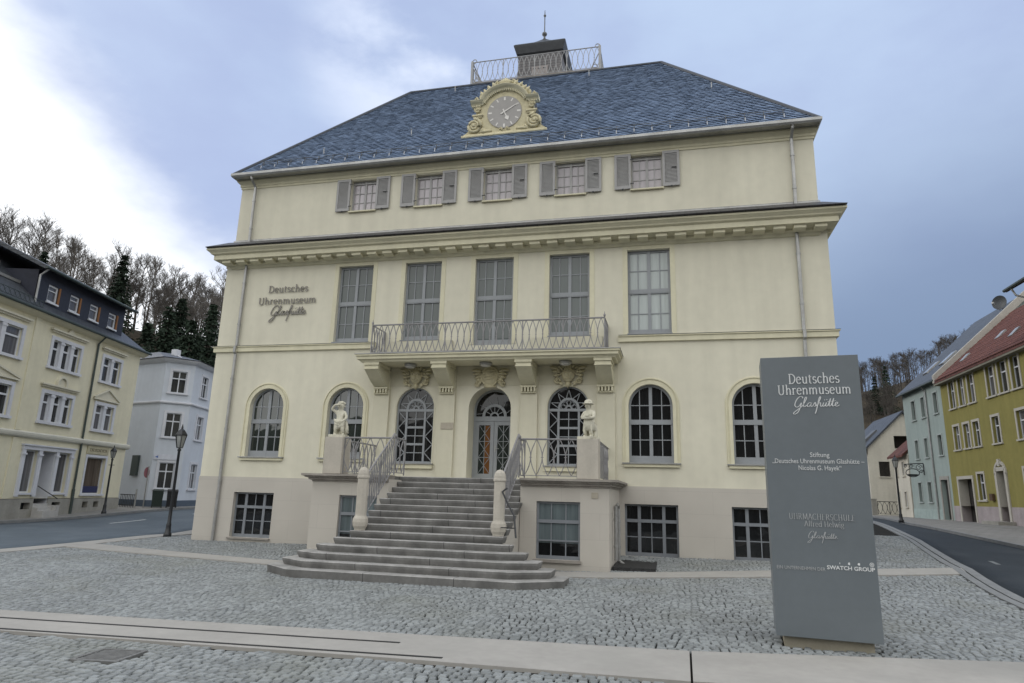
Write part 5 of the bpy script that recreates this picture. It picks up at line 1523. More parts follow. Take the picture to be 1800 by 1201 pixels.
pt = MB(); pt.box(-8.36, -4.66, -.10, .01, 3.02, 3.20).box(-8.42, -4.60, -.16, .01, 3.20, 3.26)
for a, b in ((-8.33, -8.125), (-7.245, -7.005), (-6.015, -5.805), (-4.895, -4.69)): pt.box(a, b, -.08, .01, .95, 3.02); pt.box(a - .03, b + .03, -.12, .01, 2.78, 2.86)
pt.build('portal', WSTUC, yh)
mb = MB(); mb.box(-7.0, -6.98, 0, .88, .2, 3.0).box(-6.04, -6.02, 0, .88, .2, 3.0); mb.build('recess_lining', WSTUC, yh)
d = MB().box(-6.96, -6.06, .84, .90, .62, 2.95).build('door', WPAINT, yh); MB().box(-6.80, -6.22, .82, .84, 1.5, 2.75).build('pane', GLC, d)
mb = MB()
for k in range(3): mb.box(-7.02 + .001 * k, -6.0 - .001 * k, -.55 + .25 * k, .84, .15 + .16 * k - .3 + .001, .15 + .16 * (k + 1))
mb.box(-6.0, -5.82, -.5, -.05, -.2, .55); mb.build('door_steps', mat('pale_step_stone', (.45, .44, .42), .8, .2, var=.08), yh)
MB().tube([(-6.98, -.1, 1.42), (-6.05, -.5, .85)], .022, 6).build('handrail', BLACKIRON, yh)
# eaves, gutter, downpipe, roof, attic dormer storey
mb = MB(); mb.prism_yz([(.01, 8.90), (-.12, 8.95), (-.30, 9.06), (-.34, 9.12), (.01, 9.14)], XL, .30); mb.box(.0, .30, 0, 10, 9.02, 9.14); mb.build('eaves', YW, yh)
MB().tube([(XL, -.40, 9.16), (.38, -.40, 9.16)], .07, 8).build('gutter', GUT, yh)
MB().tube([(-4.25, -.38, 9.1), (-4.25, -.08, 8.75), (-4.25, -.07, 1.3)], .05, 8).tube([(-4.25, -.07, 1.3), (-4.25, -.08, -.1)], .07, 8).build('downpipe', GUT, yh)
HS = brick_mat('house_slate', (.045, .052, .062), (.062, .07, .082), (.02, .02, .022), .3, .18, .012, .5, .45, .5, .7, R(5), .15)
mb = MB(); e = [(XL - 3, -.36, 9.15), (.36, -.36, 9.15), (.36, 10.3, 9.15), (XL - 3, 10.3, 9.15)]; r_ = [(XL - 3, 4.6, 13.45), (-3.9, 4.6, 13.45), (-3.9, 5.6, 13.45), (XL - 3, 5.6, 13.45)]; mb.loft([e, r_]); mb.build('roof', HS, yh)
mb = MB(); wall_sheet(mb, -8.75, -1.65, 9.5, 11.44, [(c - .36, c + .36, 9.95, 10.78, False, .12) for c in (-8.1 + .35, -6.1, -4.45, -2.75)], y=.35); mb.box(-8.75, -1.65, .5, 4.2, 9.4, 11.3); dm = mb.build('dormer_storey', NAVY, yh)
for c in (-8.1 + .35, -6.1, -4.45, -2.75):
    fr = MB(); x0, x1, z0, z1 = c - .36, c + .36, 9.95, 10.78; yf = .40
    fr.box(x0, x0 + .09, yf, yf + .06, z0, z1); fr.box(x1 - .09, x1, yf, yf + .06, z0, z1); fr.box(x0 + .09, x1 - .09, yf + .002, yf + .06, z1 - .08, z1); fr.box(x0 + .09, x1 - .09, yf + .002, yf + .06, z0, z0 + .09); fr.box(x0 - .06, x1 + .06, .26, .42, z0 - .08, z0 - .002); fr.box(x0 + .02, x1 - .02, yf - .005, yf + .05, 10.48, 10.53)
    w = fr.build('window', WPAINT, dm); MB().poly([(x0, yf + .04, z0), (x1, yf + .04, z0), (x1, yf + .04, z1), (x0, yf + .04, z1)]).build('pane', GLC, w)
    MB().box(x1 - .002, x1 + .10, .30, .355, z0, z1).build('wood_jamb', mat('orange_wood', (.26, .12, .045), .6, .3), w)
MB().loft([[(-9.15, -.05, 11.22), (-1.25, -.05, 11.22), (-1.25, -.05, 11.40), (-9.15, -.05, 11.40)], [(-9.15, 4.4, 13.3), (-2.6, 4.4, 13.3), (-2.6, 4.4, 13.5), (-9.15, 4.4, 13.5)]]).build('dormer_roof', HS, dm)
MB().tube([(-9.15, -.12, 11.30), (-1.22, -.12, 11.30)], .07, 8).build('dormer_gutter', GUT, dm)
MB().tube([(-8.95, -.1, 11.25), (-8.95, .25, 10.95), (-8.92, .28, 9.6)], .05, 8).build('dormer_downpipe', ZINC, dm)
MB().box(-15, -8.8, 1.2, 1.26, 10.55, 10.68).box(-9.9, -9.2, 2.0, 2.3, 11.3, 11.5).build('roof_flashing', ZINC, yh)
mb = MB(); oval_rail(mb, (-13, -.2, 9.3), (-9, -.2, 9.3), .35, .3, rt=.015, r=.01); mb.build('snow_guard', GUT, yh)

# --- blue-grey corner house
bh = thing('house', 'pale blue-grey corner house with chamfered front behind the pale yellow house', 'house', (-25.04, 14.36, 0))
BLU = mat('blue_grey_render', (.55, .585, .64), .85, .2, var=.04, vscale=.5, bump=.08, streak=.03)
BLUD = mat('dark_blue_plinth', (.09, .115, .15), .8, .25, var=.08)
pl = [(-9.5, 2.4), (-1.74, .44), (0, 0), (1.07, 1.31), (.25, 4.5), (0, 10.0), (-9.5, 10.0)]
def seg_empty(a, b):
    ang_ = math.atan2(b[1] - a[1], b[0] - a[0]); L_ = math.dist(a, b)
    M4 = Matrix.Translation((a[0], a[1], 0)) @ Matrix.Rotation(ang_, 4, 'Z')
    return M4, L_
walls = MB()
bevel_w = []
for i, (a, b) in enumerate(zip(pl, pl[1:] + pl[:1])):
    M4, L_ = seg_empty(a, b); tmp = MB()
    ops_by = {2: [(.42, 1.28)], 3: [(1.2, 2.05)], 4: [(.8, 1.65), (3.2, 4.05)]}.get(i, [])
    for (z0, z1, wz0, wz1) in ((0, 4.0, 1.40, 2.95), (4.0, 6.62, 4.50, 5.98), (6.62, 9.25, 7.25, 8.62)):
        wall_sheet(tmp, 0, L_, z0, z1, [(p, q, wz0, wz1, False, .12) for p, q in ops_by])
    walls.add([tuple(M4 @ Vector(v)) for v in tmp.v], tmp.f)
    for p, q in ops_by:
        for (wz0, wz1) in ((1.40, 2.95), (4.50, 5.98), (7.25, 8.62)): bevel_w.append((M4, p, q, wz0, wz1))
walls.build('wall', BLU, bh)
for M4, p, q, z0, z1 in bevel_w:
    w = hwin(bh, p, q, z0, z1, WSTUC, .15, 2, .66, .13, pane=rg.choice([GL2, GLC]))
    w.matrix_local = M4
mb = MB(); molding(mb, pl, [(-.02, 6.55), (.10, 6.57), (.12, 6.64), (.10, 6.70), (-.02, 6.72)]); mb.build('belt_course', WSTUC, bh)
mb = MB(); molding(mb, pl, [(-.02, -.4), (.04, -.4), (.04, .70), (-.02, .72)]); mb.build('plinth', BLUD, bh)
mb = MB(); molding(mb, pl, [(-.02, 9.10), (.15, 9.16), (.30, 9.28), (.32, 9.36), (-.02, 9.38)]); mb.build('eaves', WSTUC, bh)
o = [(-9.9, 2.05), (-1.85, .02), (.17, -.48), (1.53, 1.2), (.70, 4.6), (.42, 10.4), (-9.9, 10.4)]
MB().loft([[(x, y, 9.38) for x, y in o], [(-4.5 + (x + 4.5) * .35, 4 + (y - 4) * .35, 10.35) for x, y in o]]).build('roof', HS, bh)
mb = MB(); mb.box(-1.7, -1.3, 2.2, 2.6, 9.6, 10.45); mb.tube([(.2, 1.0, 9.6), (-.9, 1.9, 9.95), (-2.2, 1.5, 9.8)], .03, 5); mb.build('chimney', WSTUC, bh)
nb = MB().box(.02, .62, -.14, -.002, 2.12, 3.35).build('notice_case', mat('dark_green_case', (.05, .065, .06), .5, .4), bh)
nb.matrix_local = seg_empty(pl[1], pl[2])[0]
sgn = MB().box(-.75, .55, -.04, .0, 3.12, 3.45).build('blue_white_sign', mat('white_sign_board', (.58, .60, .66), .6, .3), bh); M4, L_ = seg_empty(pl[2], pl[3]); sgn.matrix_local = M4 @ Matrix.Translation((.8, -.02, 0))
MB().prism_xz([(-.68, 3.28), (-.52, 3.20), (-.52, 3.36)], -.05, -.041).build('arrow_mark', mat('blue_arrow', (.08, .15, .4), .6), sgn)

# two wheelie bins in front of it
for k, (x, y) in enumerate(((-23.62, 13.60), (-22.98, 14.02))):
    t = thing('wheelie_bin', ('dark green wheelie bin by the blue-grey house, nearer the road sign', 'near-black wheelie bin by the blue-grey house, right beside the lamp pole')[k], 'waste bin', (x, y, ground(x, y) + .10), R(40), 'wheelie bins by the blue-grey house')
    m_ = mat('bin_green' if k == 0 else 'bin_black', (.02, .032, .026) if k == 0 else (.018, .018, .02), .5, .4)
    MB().loft([[(-.25, -.26, .06), (.25, -.26, .06), (.25, .22, .06), (-.25, .22, .06)], [(-.29, -.33, .95), (.29, -.33, .95), (.29, .30, .95), (-.29, .30, .95)]]).build('body', m_, t, bevel=.015)
    MB().loft([[(-.31, -.36, .955), (.31, -.36, .955), (.31, .34, .955), (-.31, .34, .955)], [(-.27, -.30, 1.03), (.27, -.30, 1.03), (.27, .32, 1.06), (-.27, .32, 1.06)]]).build('lid', m_, t)
    for s in (-1, 1): MB().tube([(s * .22, .27, .1), (s * .28, .27, .1)], .10, 12).build('wheel', BLACKIRON, t)
# edge-on round traffic sign with a red back rim, and a thin grey post
t = thing('traffic_sign', 'round reddish traffic sign on a thin leaning pole by the blue-grey house wall', 'road sign', (-24.12, 13.15, ground(-24, 13) + .1), R(-75))
MB().tube([(0, 0, 0), (.03, .02, 2.35)], .03, 8).build('pole', ZINC, t)
MB().lathe([(.01, 0), (.30, 0), (.30, .02), (.01, .02)], 0, 0, 24).build('disc', mat('faded_red_sign', (.25, .10, .11), .5, .3), t).matrix_local = Matrix.Translation((.03, -.05, 2.0)) @ Matrix.Rotation(R(90), 4, 'X')
t = thing('bollard_post', 'thin pale post at the corner of the pale yellow house', 'post', (-24.35, 12.75, ground(-24, 12.7) + .1)); MB().tube([(0, 0, 0), (0, 0, 1.0)], .045, 8).build('shaft', ZINC, t); MB().ell((0, 0, 1.02), (.06, .06, .04), 8, 5).build('cap', ZINC, t)
t = thing('low_fence', 'low dark fence between the two left-hand houses', 'fence', (-25.4, 13.2, ground(-25, 13) + .1), R(-18)); mb = MB()
for k in range(9): mb.box(-.6 + k * .17, -.57 + k * .17, -.01, .01, 0, .75)
mb.build('bars', BLACKIRON, t); MB().box(-.65, .85, -.02, .02, .70, .74).box(-.65, .85, -.02, .02, .12, .16).build('rails', BLACKIRON, t)

# --- light blue house on the right
XR = 24.0
lb = thing('house', 'light blue three-storey house with steep slate roof and an iron hanging sign', 'house', (XR, 39.4, 0), R(-90))
LBW = mat('light_blue_render', (.31, .365, .345), .85, .2, var=.06, vscale=.6, bump=.08, streak=.06)
LBS = mat('pale_blue_surround', (.36, .40, .385), .8, .2, var=.05)
SGR = mat('grey_stone_surround', (.32, .31, .28), .85, .2, var=.08)
BR_ = glass('dark_brown_glass', (.02, .018, .016))
lw = [[(1.85, 2.62), (3.95, 4.62), (6.45, 7.12)], [(1.80, 2.45), (3.80, 4.40), (6.45, 7.15)], [(1.55, 2.20), (3.50, 4.20)]]
mb = MB()
wall_sheet(mb, 0, 7.92, 0, 4.3, [(a, b, 1.93, 3.35, False, .22) for a, b in lw[2]] + [(6.15, 7.35, .75, 3.45, False, .3)])
wall_sheet(mb, 0, 7.92, 4.3, 7.2, [(a, b, 5.15, 6.55, False, .22) for a, b in lw[1]]); wall_sheet(mb, 0, 7.92, 7.2, 10.35, [(a, b, 8.10, 9.58, False, .22) for a, b in lw[0]])
mb.poly([(0, 0, 0), (0, 12, 0), (0, 12, 10.35), (0, 6, 16.2), (0, 0, 10.35)]); mb.poly([(7.92, 0, 0), (7.92, 12, 0), (7.92, 12, 10.35), (7.92, 6, 16.2), (7.92, 0, 10.35)]); mb.poly([(0, 12, 0), (7.92, 12, 0), (7.92, 12, 10.35), (0, 12, 10.35)])
mb.build('wall', LBW, lb)
for row, (z0, z1) in zip(lw, ((8.10, 9.58), (5.15, 6.55), (1.93, 3.35))):
    for a, b in row: hwin(lb, a, b, z0, z1, LBS, .10, 1, 0, .22, pane=BR_, frame=mat('dark_wood_frame', (.06, .05, .045), .6, .3))
dd = MB().box(6.17, 7.33, .26, .31, .78, 3.42).build('door', mat('dark_door', (.035, .03, .028), .5, .35), lb)
mb = MB(); mb.box(5.95, 6.149, -.05, .25, .75, 3.7).box(7.351, 7.55, -.05, .25, .75, 3.7).box(6.149, 7.351, -.048, .25, 3.451, 3.70); mb.build('door_surround', SGR, lb)
MB().box(5.8, 7.8, -.45, .25, .3, .74).build('door_step', SGR, lb)
mb = MB(); mb.box(-.02, 5.9, -.03, .01, .3, 1.42); mb.build('plinth', mat('grey_green_plinth', (.33, .40, .38), .85, .2, var=.12, vscale=2), lb)
MB().tube([(5.2, -.32, 10.25), (5.2, -.08, 9.9), (5.2, -.07, .6)], .055, 8).build('downpipe', ZINC, lb)
MB().tube([(-.25, -.36, 10.28), (7.92, -.36, 10.28)], .08, 8).build('gutter', GUT, lb)
MB().loft([[(-.25, -.34, 10.22), (7.80, -.34, 10.22), (7.80, -.34, 10.42), (-.25, -.34, 10.42)], [(-.25, 6.0, 16.2), (7.80, 6.0, 16.2), (7.80, 6.0, 16.42), (-.25, 6.0, 16.42)]]).loft([[(-.25, 6.0, 16.2), (7.80, 6.0, 16.2), (7.80, 6.0, 16.42), (-.25, 6.0, 16.42)], [(-.25, 12.3, 10.2), (7.80, 12.3, 10.2), (7.80, 12.3, 10.42), (-.25, 12.3, 10.42)]]).build('roof', HS, lb)
MB().loft([[(7.801, -.40, 10.05), (8.15, -.40, 10.05), (8.15, -.40, 10.62), (7.801, -.40, 10.62)], [(7.801, 6.0, 16.0), (8.15, 6.0, 16.0), (8.15, 6.0, 16.62), (7.801, 6.0, 16.62)], [(7.801, 12.3, 10.0), (8.15, 12.3, 10.0), (8.15, 12.3, 10.6), (7.801, 12.3, 10.6)]]).build('verge_parapet', mat('pale_verge', (.40, .38, .34), .85, .2, var=.08), lb)
for (s0, t0) in ((2.3, .20), (4.9, .24)):
    yv = -.34 + 6.34 * t0; zv = 10.42 + 5.98 * t0; tt = Vector((0, .727, .686)); nn_ = Vector((0, -.686, .727))
    P = lambda a, u, h: tuple(Vector((s0 + a, yv, zv)) + tt * u + nn_ * h)
    f_ = MB().loft([[P(0, 0, 0), P(.95, 0, 0), P(.95, 1.35, 0), P(0, 1.35, 0)], [P(0, 0, .10), P(.95, 0, .10), P(.95, 1.35, .10), P(0, 1.35, .10)]]).build('skylight', ZINC, lb)
    MB().poly([P(.08, .08, .105), P(.87, .08, .105), P(.87, 1.27, .105), P(.08, 1.27, .105)]).build('pane', glass('skylight_glass', (.25, .27, .30)), f_)
# hanging iron sign
hs = MB(); oval = [( -.55 * 1, 0)]
hs.tube([(3.1, -.02, 4.75), (3.1, -.75, 4.72), (3.1, -1.35, 4.66)], .035, 6); hs.tube([(3.1, -.02, 4.75), (3.1, -.03, 3.9)], .04, 6)
for s_, (yc, zc, rr) in enumerate(((-.35, 4.45, .24), (-.85, 4.52, .15), (-.20, 4.15, .14), (-1.25, 4.52, .12))):
    hs.tube([(3.1, yc + rr * (1 - k / 22) * math.cos(R(k * 28)), zc + rr * (1 - k / 22) * math.sin(R(k * 28))) for k in range(18)], .026, 5)
hs.tube([(3.1, -.80 + .46 * math.cos(R(a)), 4.05 + .30 * math.sin(R(a))) for a in range(0, 361, 20)], .032, 5)
hs.prism_yz([(-1.2, 3.92), (-1.08, 3.80), (-.52, 3.80), (-.40, 3.92), (-.52, 3.95), (-1.08, 3.95)], 3.07, 3.13)
for yc in (-1.0, -.6): hs.tube([(3.1, yc, 4.66), (3.1, yc, 4.3)], .014, 4)
hs.build('hanging_sign', BLACKIRON, lb)
t = thing('satellite_dish', 'grey satellite dish standing on the slate roof of the light blue house', 'satellite dish', (29.3, 33.4, 15.55), R(-55))
dish = MB()
rings = [[(r_ * math.cos(2 * PI * k / 24), -.05 - .45 * r_ * r_, .75 + r_ * math.sin(2 * PI * k / 24)) for k in range(24)] for r_ in (.02, .2, .35, .47, .52)]
dish.loft(rings, cap=False); rings2 = [[(x, y + .03, z) for x, y, z in r_] for r_ in rings]; dish.loft(rings2, cap=False); dish.loft([rings[-1], rings2[-1]], cap=False)
dish.build('dish', mat('grey_dish', (.05, .055, .06), .5, .4), t); MB().tube([(0, .15, -.2), (0, .1, .75)], .04, 8).build('mast', ZINC, t); MB().tube([(0, -.2, .15), (0, -.85, .6)], .02, 6).box(-.05, .05, -.95, -.82, .56, .68).build('feed_arm', ZINC, t)

# --- yellow-green house
yg = thing('house', 'mustard yellow-green house with white window surrounds and red tiled roof', 'house', (XR, 31.48, 0), R(-90))
YGW = mat('mustard_render', (.24, .215, .07), .85, .2, var=.07, vscale=.5, bump=.08, streak=.07)
YGS = mat('white_surround', (.44, .42, .37), .8, .2, var=.05)
r1 = [(1.42, 2.25), (2.95, 3.72), (4.40, 5.24), (7.05, 7.98), (8.55, 9.50), (10.08, 10.95)]; r2 = [(1.42, 2.25), (2.98, 3.80), (4.40, 5.24), (7.02, 7.88), (9.95, 11.2)]
mb = MB()
wall_sheet(mb, 0, 13, 1.68, 4.6, [(1.25, 3.35, 1.68, 3.40, False, .55), (4.12, 4.98, 2.08, 3.66, False, .2), (6.80, 7.75, 1.68, 3.72, False, .5), (9.9, 10.9, 2.1, 3.75, False, .2)])
wall_sheet(mb, 0, 13, 4.6, 7.4, [(a, b, 5.32, 6.85, False, .2) for a, b in r2]); wall_sheet(mb, 0, 13, 7.4, 10.25, [(a, b, 8.05, 9.86, False, .2) for a, b in r1])
mb.poly([(13, 0, 0), (13, 10, 0), (13, 10, 10.25), (13, 5, 15), (13, 0, 10.25)]); mb.poly([(0.01, 0, 0), (0.01, 10, 0), (0.01, 10, 10.25), (0.01, 5, 15), (0.01, 0, 10.25)]); mb.poly([(0, 10, 0), (13, 10, 0), (13, 10, 10.25), (0, 10, 10.25)])
mb.build('wall', YGW, yg)
mb = MB(); wall_sheet(mb, 0, 13, 0, 1.70, [(1.25, 3.35, 0, 1.70, False, .55), (6.80, 7.75, .9, 1.70, False, .5)], y=-.03); mb.poly([(0, -.03, 1.7), (13, -.03, 1.7), (13, .01, 1.7), (0, .01, 1.7)]); mb.build('plinth', mat('pinkish_plinth', (.34, .30, .30), .85, .2, var=.1, vscale=1.5, streak=.08), yg)
for row, (z0, z1) in ((r1, (8.05, 9.86)), (r2, (5.32, 6.85))):
    for a, b in row: hwin(yg, a, b, z0, z1, YGS, .15, 1, .66, .2, pane=rg.choice([GL2, GLC]))
hwin(yg, 4.12, 4.98, 2.08, 3.66, YGS, .14, 1, .66, .2); hwin(yg, 9.9, 10.9, 2.1, 3.75, YGS, .14, 1, .66, .2)
g_ = MB().box(1.27, 3.33, .50, .56, .5, 3.38).build('garage_gate', mat('dark_gate', (.035, .032, .03), .6, .3), yg)
mb = MB()
for k in range(10): mb.box(1.30 + .205 * k, 1.31 + .205 * k, .49, .50, .6, 3.35)
mb.build('boards', BLACKIRON, g_)
mb = MB(); mb.box(1.05, 1.249, -.06, .12, .5, 3.60).box(3.351, 3.52, -.06, .12, .5, 3.60).box(1.249, 3.351, -.058, .12, 3.401, 3.60); mb.build('gate_surround', YGS, yg)
for x0, x1, ydp, z1_ in ((1.2505, 1.262, .5, 3.395), (3.338, 3.3495, .5, 3.395), (6.8005, 6.812, .44, 3.715), (7.738, 7.7495, .44, 3.715)): MB().box(x0, x1, .002, ydp, 1.70, z1_).build('reveal_lining', YGS, yg)
d = MB().box(6.83, 7.72, .44, .50, .95, 3.70).build('door', mat('dark_door', (.035, .03, .028)), yg); MB().box(6.9, 6.98, .42, .44, 1.9, 2.1).build('handle', ZINC, d)
mb = MB(); mb.box(6.55, 6.799, -.08, .12, .9, 3.72).box(7.751, 7.98, -.08, .12, .9, 3.72); arch_band(mb, 7.275, .60, .74, 3.55, 3.6, -.085, .1); mb.box(6.799, 7.751, -.078, .12, 3.721, 3.95); mb.box(7.15, 7.4, -.12, .0, 4.0, 4.4); mb.build('door_surround', YGS, yg)
mb = MB(); mb.box(6.2, 8.3, -.9, .44, .2, .90).box(5.6, 6.2, -.9, -.1, .2, .72); mb.build('door_step', GST, yg)
MB().box(5.75, 6.15, -.16, -.031, 2.05, 2.45).build('letter_box', mat('brown_box', (.09, .055, .03), .6, .3), yg)
mb = MB(); mb.loft([[(.26, -.42, 9.98), (13.2, -.42, 9.98), (13.2, -.42, 10.10), (.26, -.42, 10.10)], [(.26, 5, 14.9), (13.2, 5, 14.9), (13.2, 5, 15.02), (.26, 5, 15.02)], [(.26, 10.4, 9.9), (13.2, 10.4, 9.9), (13.2, 10.4, 10.02), (.26, 10.4, 10.02)]])
nr, npx = 20, 54 * 6
for j in range(nr):                       # pantile courses: a wavy sheet per course, each lapping the one below
    v0, v1 = j / nr, (j + 1.12) / nr; o_ = len(mb.v)
    for v, h_ in ((v0, .035), (v0, .085), (min(v1, 1.0), .04)):
        for i in range(npx + 1):
            u = i / npx; wv = abs(math.sin(PI * 54 * u)) ** .8 * .045
            mb.v.append((.26 + 12.94 * u, -.42 + 5.42 * v - .012 * (j % 2), 10.10 + 4.92 * v + h_ + wv))
    for r_ in range(2):
        for i in range(npx): a_ = o_ + r_ * (npx + 1) + i; mb.f.append((a_, a_ + 1, a_ + npx + 2, a_ + npx + 1))
mb.build('roof', brick_mat('red_tile', (.105, .040, .031), (.15, .060, .045), (.03, .014, .011), .24, .36, .008, .75, .3, .0, 1.0, 0, .25), yg)
mb = MB(); mb.box(0, 13, -.40, .02, 9.86, 9.975); mb.build('eaves_board', mat('weathered_board', (.20, .19, .15), .8, .2), yg)
for (s0, t0) in ((2.0, .2), (5.2, .36), (8.2, .25)):
    yv = -.42 + 5.42 * t0; zv = 10.12 + 4.92 * t0; MB().loft([[(s0, yv, zv + .03), (s0 + .55, yv, zv + .03), (s0 + .55, yv + .5, zv + .52), (s0, yv + .5, zv + .52)], [(s0, yv - .05, zv + .10), (s0 + .55, yv - .05, zv + .10), (s0 + .55, yv + .42, zv + .60), (s0, yv + .42, zv + .60)]]).build('skylight', ZINC, yg)
# --- next house at the right edge: only its jutting eave shows
ne = thing('house', 'white-walled house at the right edge of the photo, only its jutting dark eave in view', 'house', (XR + .3, 17.9, 0), R(-90))
mb = MB()
wall_sheet(mb, 0.6, 13, 0, 12.9, [(2, 3, 9.2, 10.8, False, .2), (5, 6, 9.2, 10.8, False, .2)]); mb.poly([(0.6, 0, 0), (0.6, 9, 0), (0.6, 9, 12.9), (.6, 0, 12.9)]); mb.poly([(13, 0, 0), (13, 9, 0), (13, 9, 12.9), (13, 0, 12.9)]); mb.poly([(0.6, 9, 0), (13, 9, 0), (13, 9, 12.9), (.6, 9, 12.9)])
mb.build('wall', mat('offwhite_render', (.55, .54, .50), .85, .2, var=.05), ne)
for a in (2, 5): hwin(ne, a, a + 1, 9.2, 10.8, YGS, .14, 1, .66, .2)
MB().loft([[(-.6, -1.3, 12.75), (13.6, -1.3, 12.75), (13.6, -1.3, 12.98), (-.6, -1.3, 12.98)], [(-.6, 4.5, 16.2), (13.6, 4.5, 16.2), (13.6, 4.5, 16.45), (-.6, 4.5, 16.45)], [(-.6, 10, 12.6), (13.6, 10, 12.6), (13.6, 10, 12.85), (-.6, 10, 12.85)]]).build('roof', HS, ne)
MB().tube([(-.62, -1.38, 12.85), (13.6, -1.38, 12.85)], .09, 8).build('gutter', GUT, ne)
MB().tube([(.05, -1.35, 12.8), (.1, -1.2, 12.4), (.5, -.1, 11.8), (.5, -.08, .6)], .055, 8).build('downpipe', ZINC, ne)

# --- small white house with red roof beyond, then the white gabled house
sw_ = thing('house', 'small white house with red tiled roof beside the light blue house', 'house', (XR, 43.3, 0), R(-90))
WHR = mat('white_render', (.57, .54, .46), .85, .2, var=.06, vscale=.7, streak=.06)
mb = MB(); ww = [(.5, .95), (2.1, 2.6)]
wall_sheet(mb, 0, 3.6, 0, 3.2, [(a, b, 1.5, 2.7, False, .15) for a, b in ww]); wall_sheet(mb, 0, 3.6, 3.2, 5.7, [(a, b, 4.0, 5.1, False, .15) for a, b in ww]); mb.poly([(0, 0, 0), (0, 6, 0), (0, 6, 5.7), (0, 3, 8.4), (0, 0, 5.7)]); mb.poly([(3.6, 0, 0), (3.6, 6, 0), (3.6, 6, 5.7), (3.6, 3, 8.4), (3.6, 0, 5.7)])
mb.build('wall', WHR, sw_)
for a, b in ww:
    for z0, z1 in ((1.5, 2.7), (4.0, 5.1)): hwin(sw_, a, b, z0, z1, WHR, .08, 1, .6, .15, pane=GLC)
MB().loft([[(-.25, -.4, 5.45), (3.58, -.4, 5.45), (3.58, -.4, 5.62), (-.25, -.4, 5.62)], [(-.25, 3, 8.5), (3.58, 3, 8.5), (3.58, 3, 8.66), (-.25, 3, 8.66)], [(-.25, 6.4, 5.4), (3.58, 6.4, 5.4), (3.58, 6.4, 5.57), (-.25, 6.4, 5.57)]]).build('roof', MATS['red_tile'], sw_)
wg = thing('house', 'white gabled house with dark slate roof and recessed loggia at the street end', 'house', (23.2, 47.7, 0))
mb = MB()
wall_sheet(mb, 0, 6.4, 0, 3.9, []); wall_sheet(mb, 0, 6.4, 3.9, 5.9, [(.85, 1.75, 4.15, 5.50, False, .2)]); wall_sheet(mb, 0, 6.4, 5.9, 6.75, [])
mb.poly([(2.3, 0, 7.85), (3.9, 0, 7.85), (3.9, 0, 9.25), (3.2, 0, 9.95), (2.3, 0, 9.05)]); mb.poly([(3.9, 0, 6.75), (6.4, 0, 6.75), (3.9, 0, 9.25)])
mb.poly([(2.3, 0, 6.75), (2.3, .8, 6.75), (2.3, .8, 7.85), (2.3, 0, 7.85)]); mb.poly([(3.9, 0, 6.75), (3.9, .8, 6.75), (3.9, .8, 7.85), (3.9, 0, 7.85)]); mb.poly([(0, 0, 6.75), (2.3, 0, 6.75), (2.3, 0, 9.05)])
mb.poly([(0, 0, 0), (0, 9, 0), (0, 9, 6.75), (0, 0, 6.75)]); mb.poly([(6.4, 0, 0), (6.4, 9, 0), (6.4, 9, 6.75), (6.4, 0, 6.75)]); mb.poly([(0, 9, 0), (6.4, 9, 0), (6.4, 9, 6.75), (3.2, 9, 9.95), (0, 9, 6.75)])
mb.build('wall', WHR, wg)
MB().box(2.3, 3.9, .8, .85, 6.75, 7.85).box(2.3, 3.9, 0, .8, 6.70, 6.76).build('loggia', mat('dark_wood_boarding', (.04, .033, .028), .7, .2), wg)
hwin(wg, .85, 1.75, 4.15, 5.50, WHR, 0, 1, 0, .2, pane=BR_, sill=True, frame=MATS['dark_wood_frame'])
MB().loft([[(-.45, -.25, 6.30), (3.2, -.25, 10.0), (3.2, -.25, 10.18), (-.55, -.25, 6.40)], [(-.45, 9.2, 6.30), (3.2, 9.2, 10.0), (3.2, 9.2, 10.18), (-.55, 9.2, 6.40)]]).loft([[(6.85, -.25, 6.30), (3.2, -.25, 10.0), (3.2, -.25, 10.18), (6.95, -.25, 6.40)], [(6.85, 9.2, 6.30), (3.2, 9.2, 10.0), (3.2, 9.2, 10.18), (6.95, 9.2, 6.40)]]).build('roof', HS, wg)
MB().loft([[(.3, 2.2, 7.2), (.3, 3.6, 7.2), (1.6, 3.6, 8.55), (1.6, 2.2, 8.55)], [(.2, 2.2, 7.45), (.2, 3.6, 7.45), (1.5, 3.6, 8.65), (1.5, 2.2, 8.65)]]).build('skylight', DKZINC, wg)
t = thing('railing_fence', 'iron railing between two stone piers in front of the white gabled house', 'fence', (22.9, 45.4, ground(22.9, 45.4) + .10)); mb = MB(); oval_rail(mb, (.1, 0, .1), (2.0, 0, .1), 1.1, .4, rt=.03, r=.02, posts=[0, .5, 1], post_r=.03); mb.build('railing', BLACKIRON, t)
for x in (-.2, 2.2): MB().box(x - .2, x + .2, -.2, .2, -.1, 1.35).box(x - .24, x + .24, -.24, .24, 1.351, 1.43).build('pier', GST, t)

# ---------------------------------------------------------------- hills
HILL = mat('leaf_litter_hillside', (.055, .045, .032), .95, .1, var=.35, vscale=.12, bump=.3, bscale=2)


def lhill(x, y):
    """height of the wooded left hillside"""
    dx, dy = x - 5.55, y + 20
    az = math.degrees(math.atan2(-dx, dy)); D = math.hypot(dx, dy)
    crest = np.interp(az, [20, 30, 34, 40, 46, 52, 60, 75], [21, 26, 27, 29.5, 32, 35, 38, 40])
    s = max(0.0, min(1.0, (D - 78) / 70.0)); s = s * s * (3 - 2 * s)
    return -1.0 + (crest + 1.0) * s + .8 * math.sin(x * .21) * math.sin(y * .17) * s


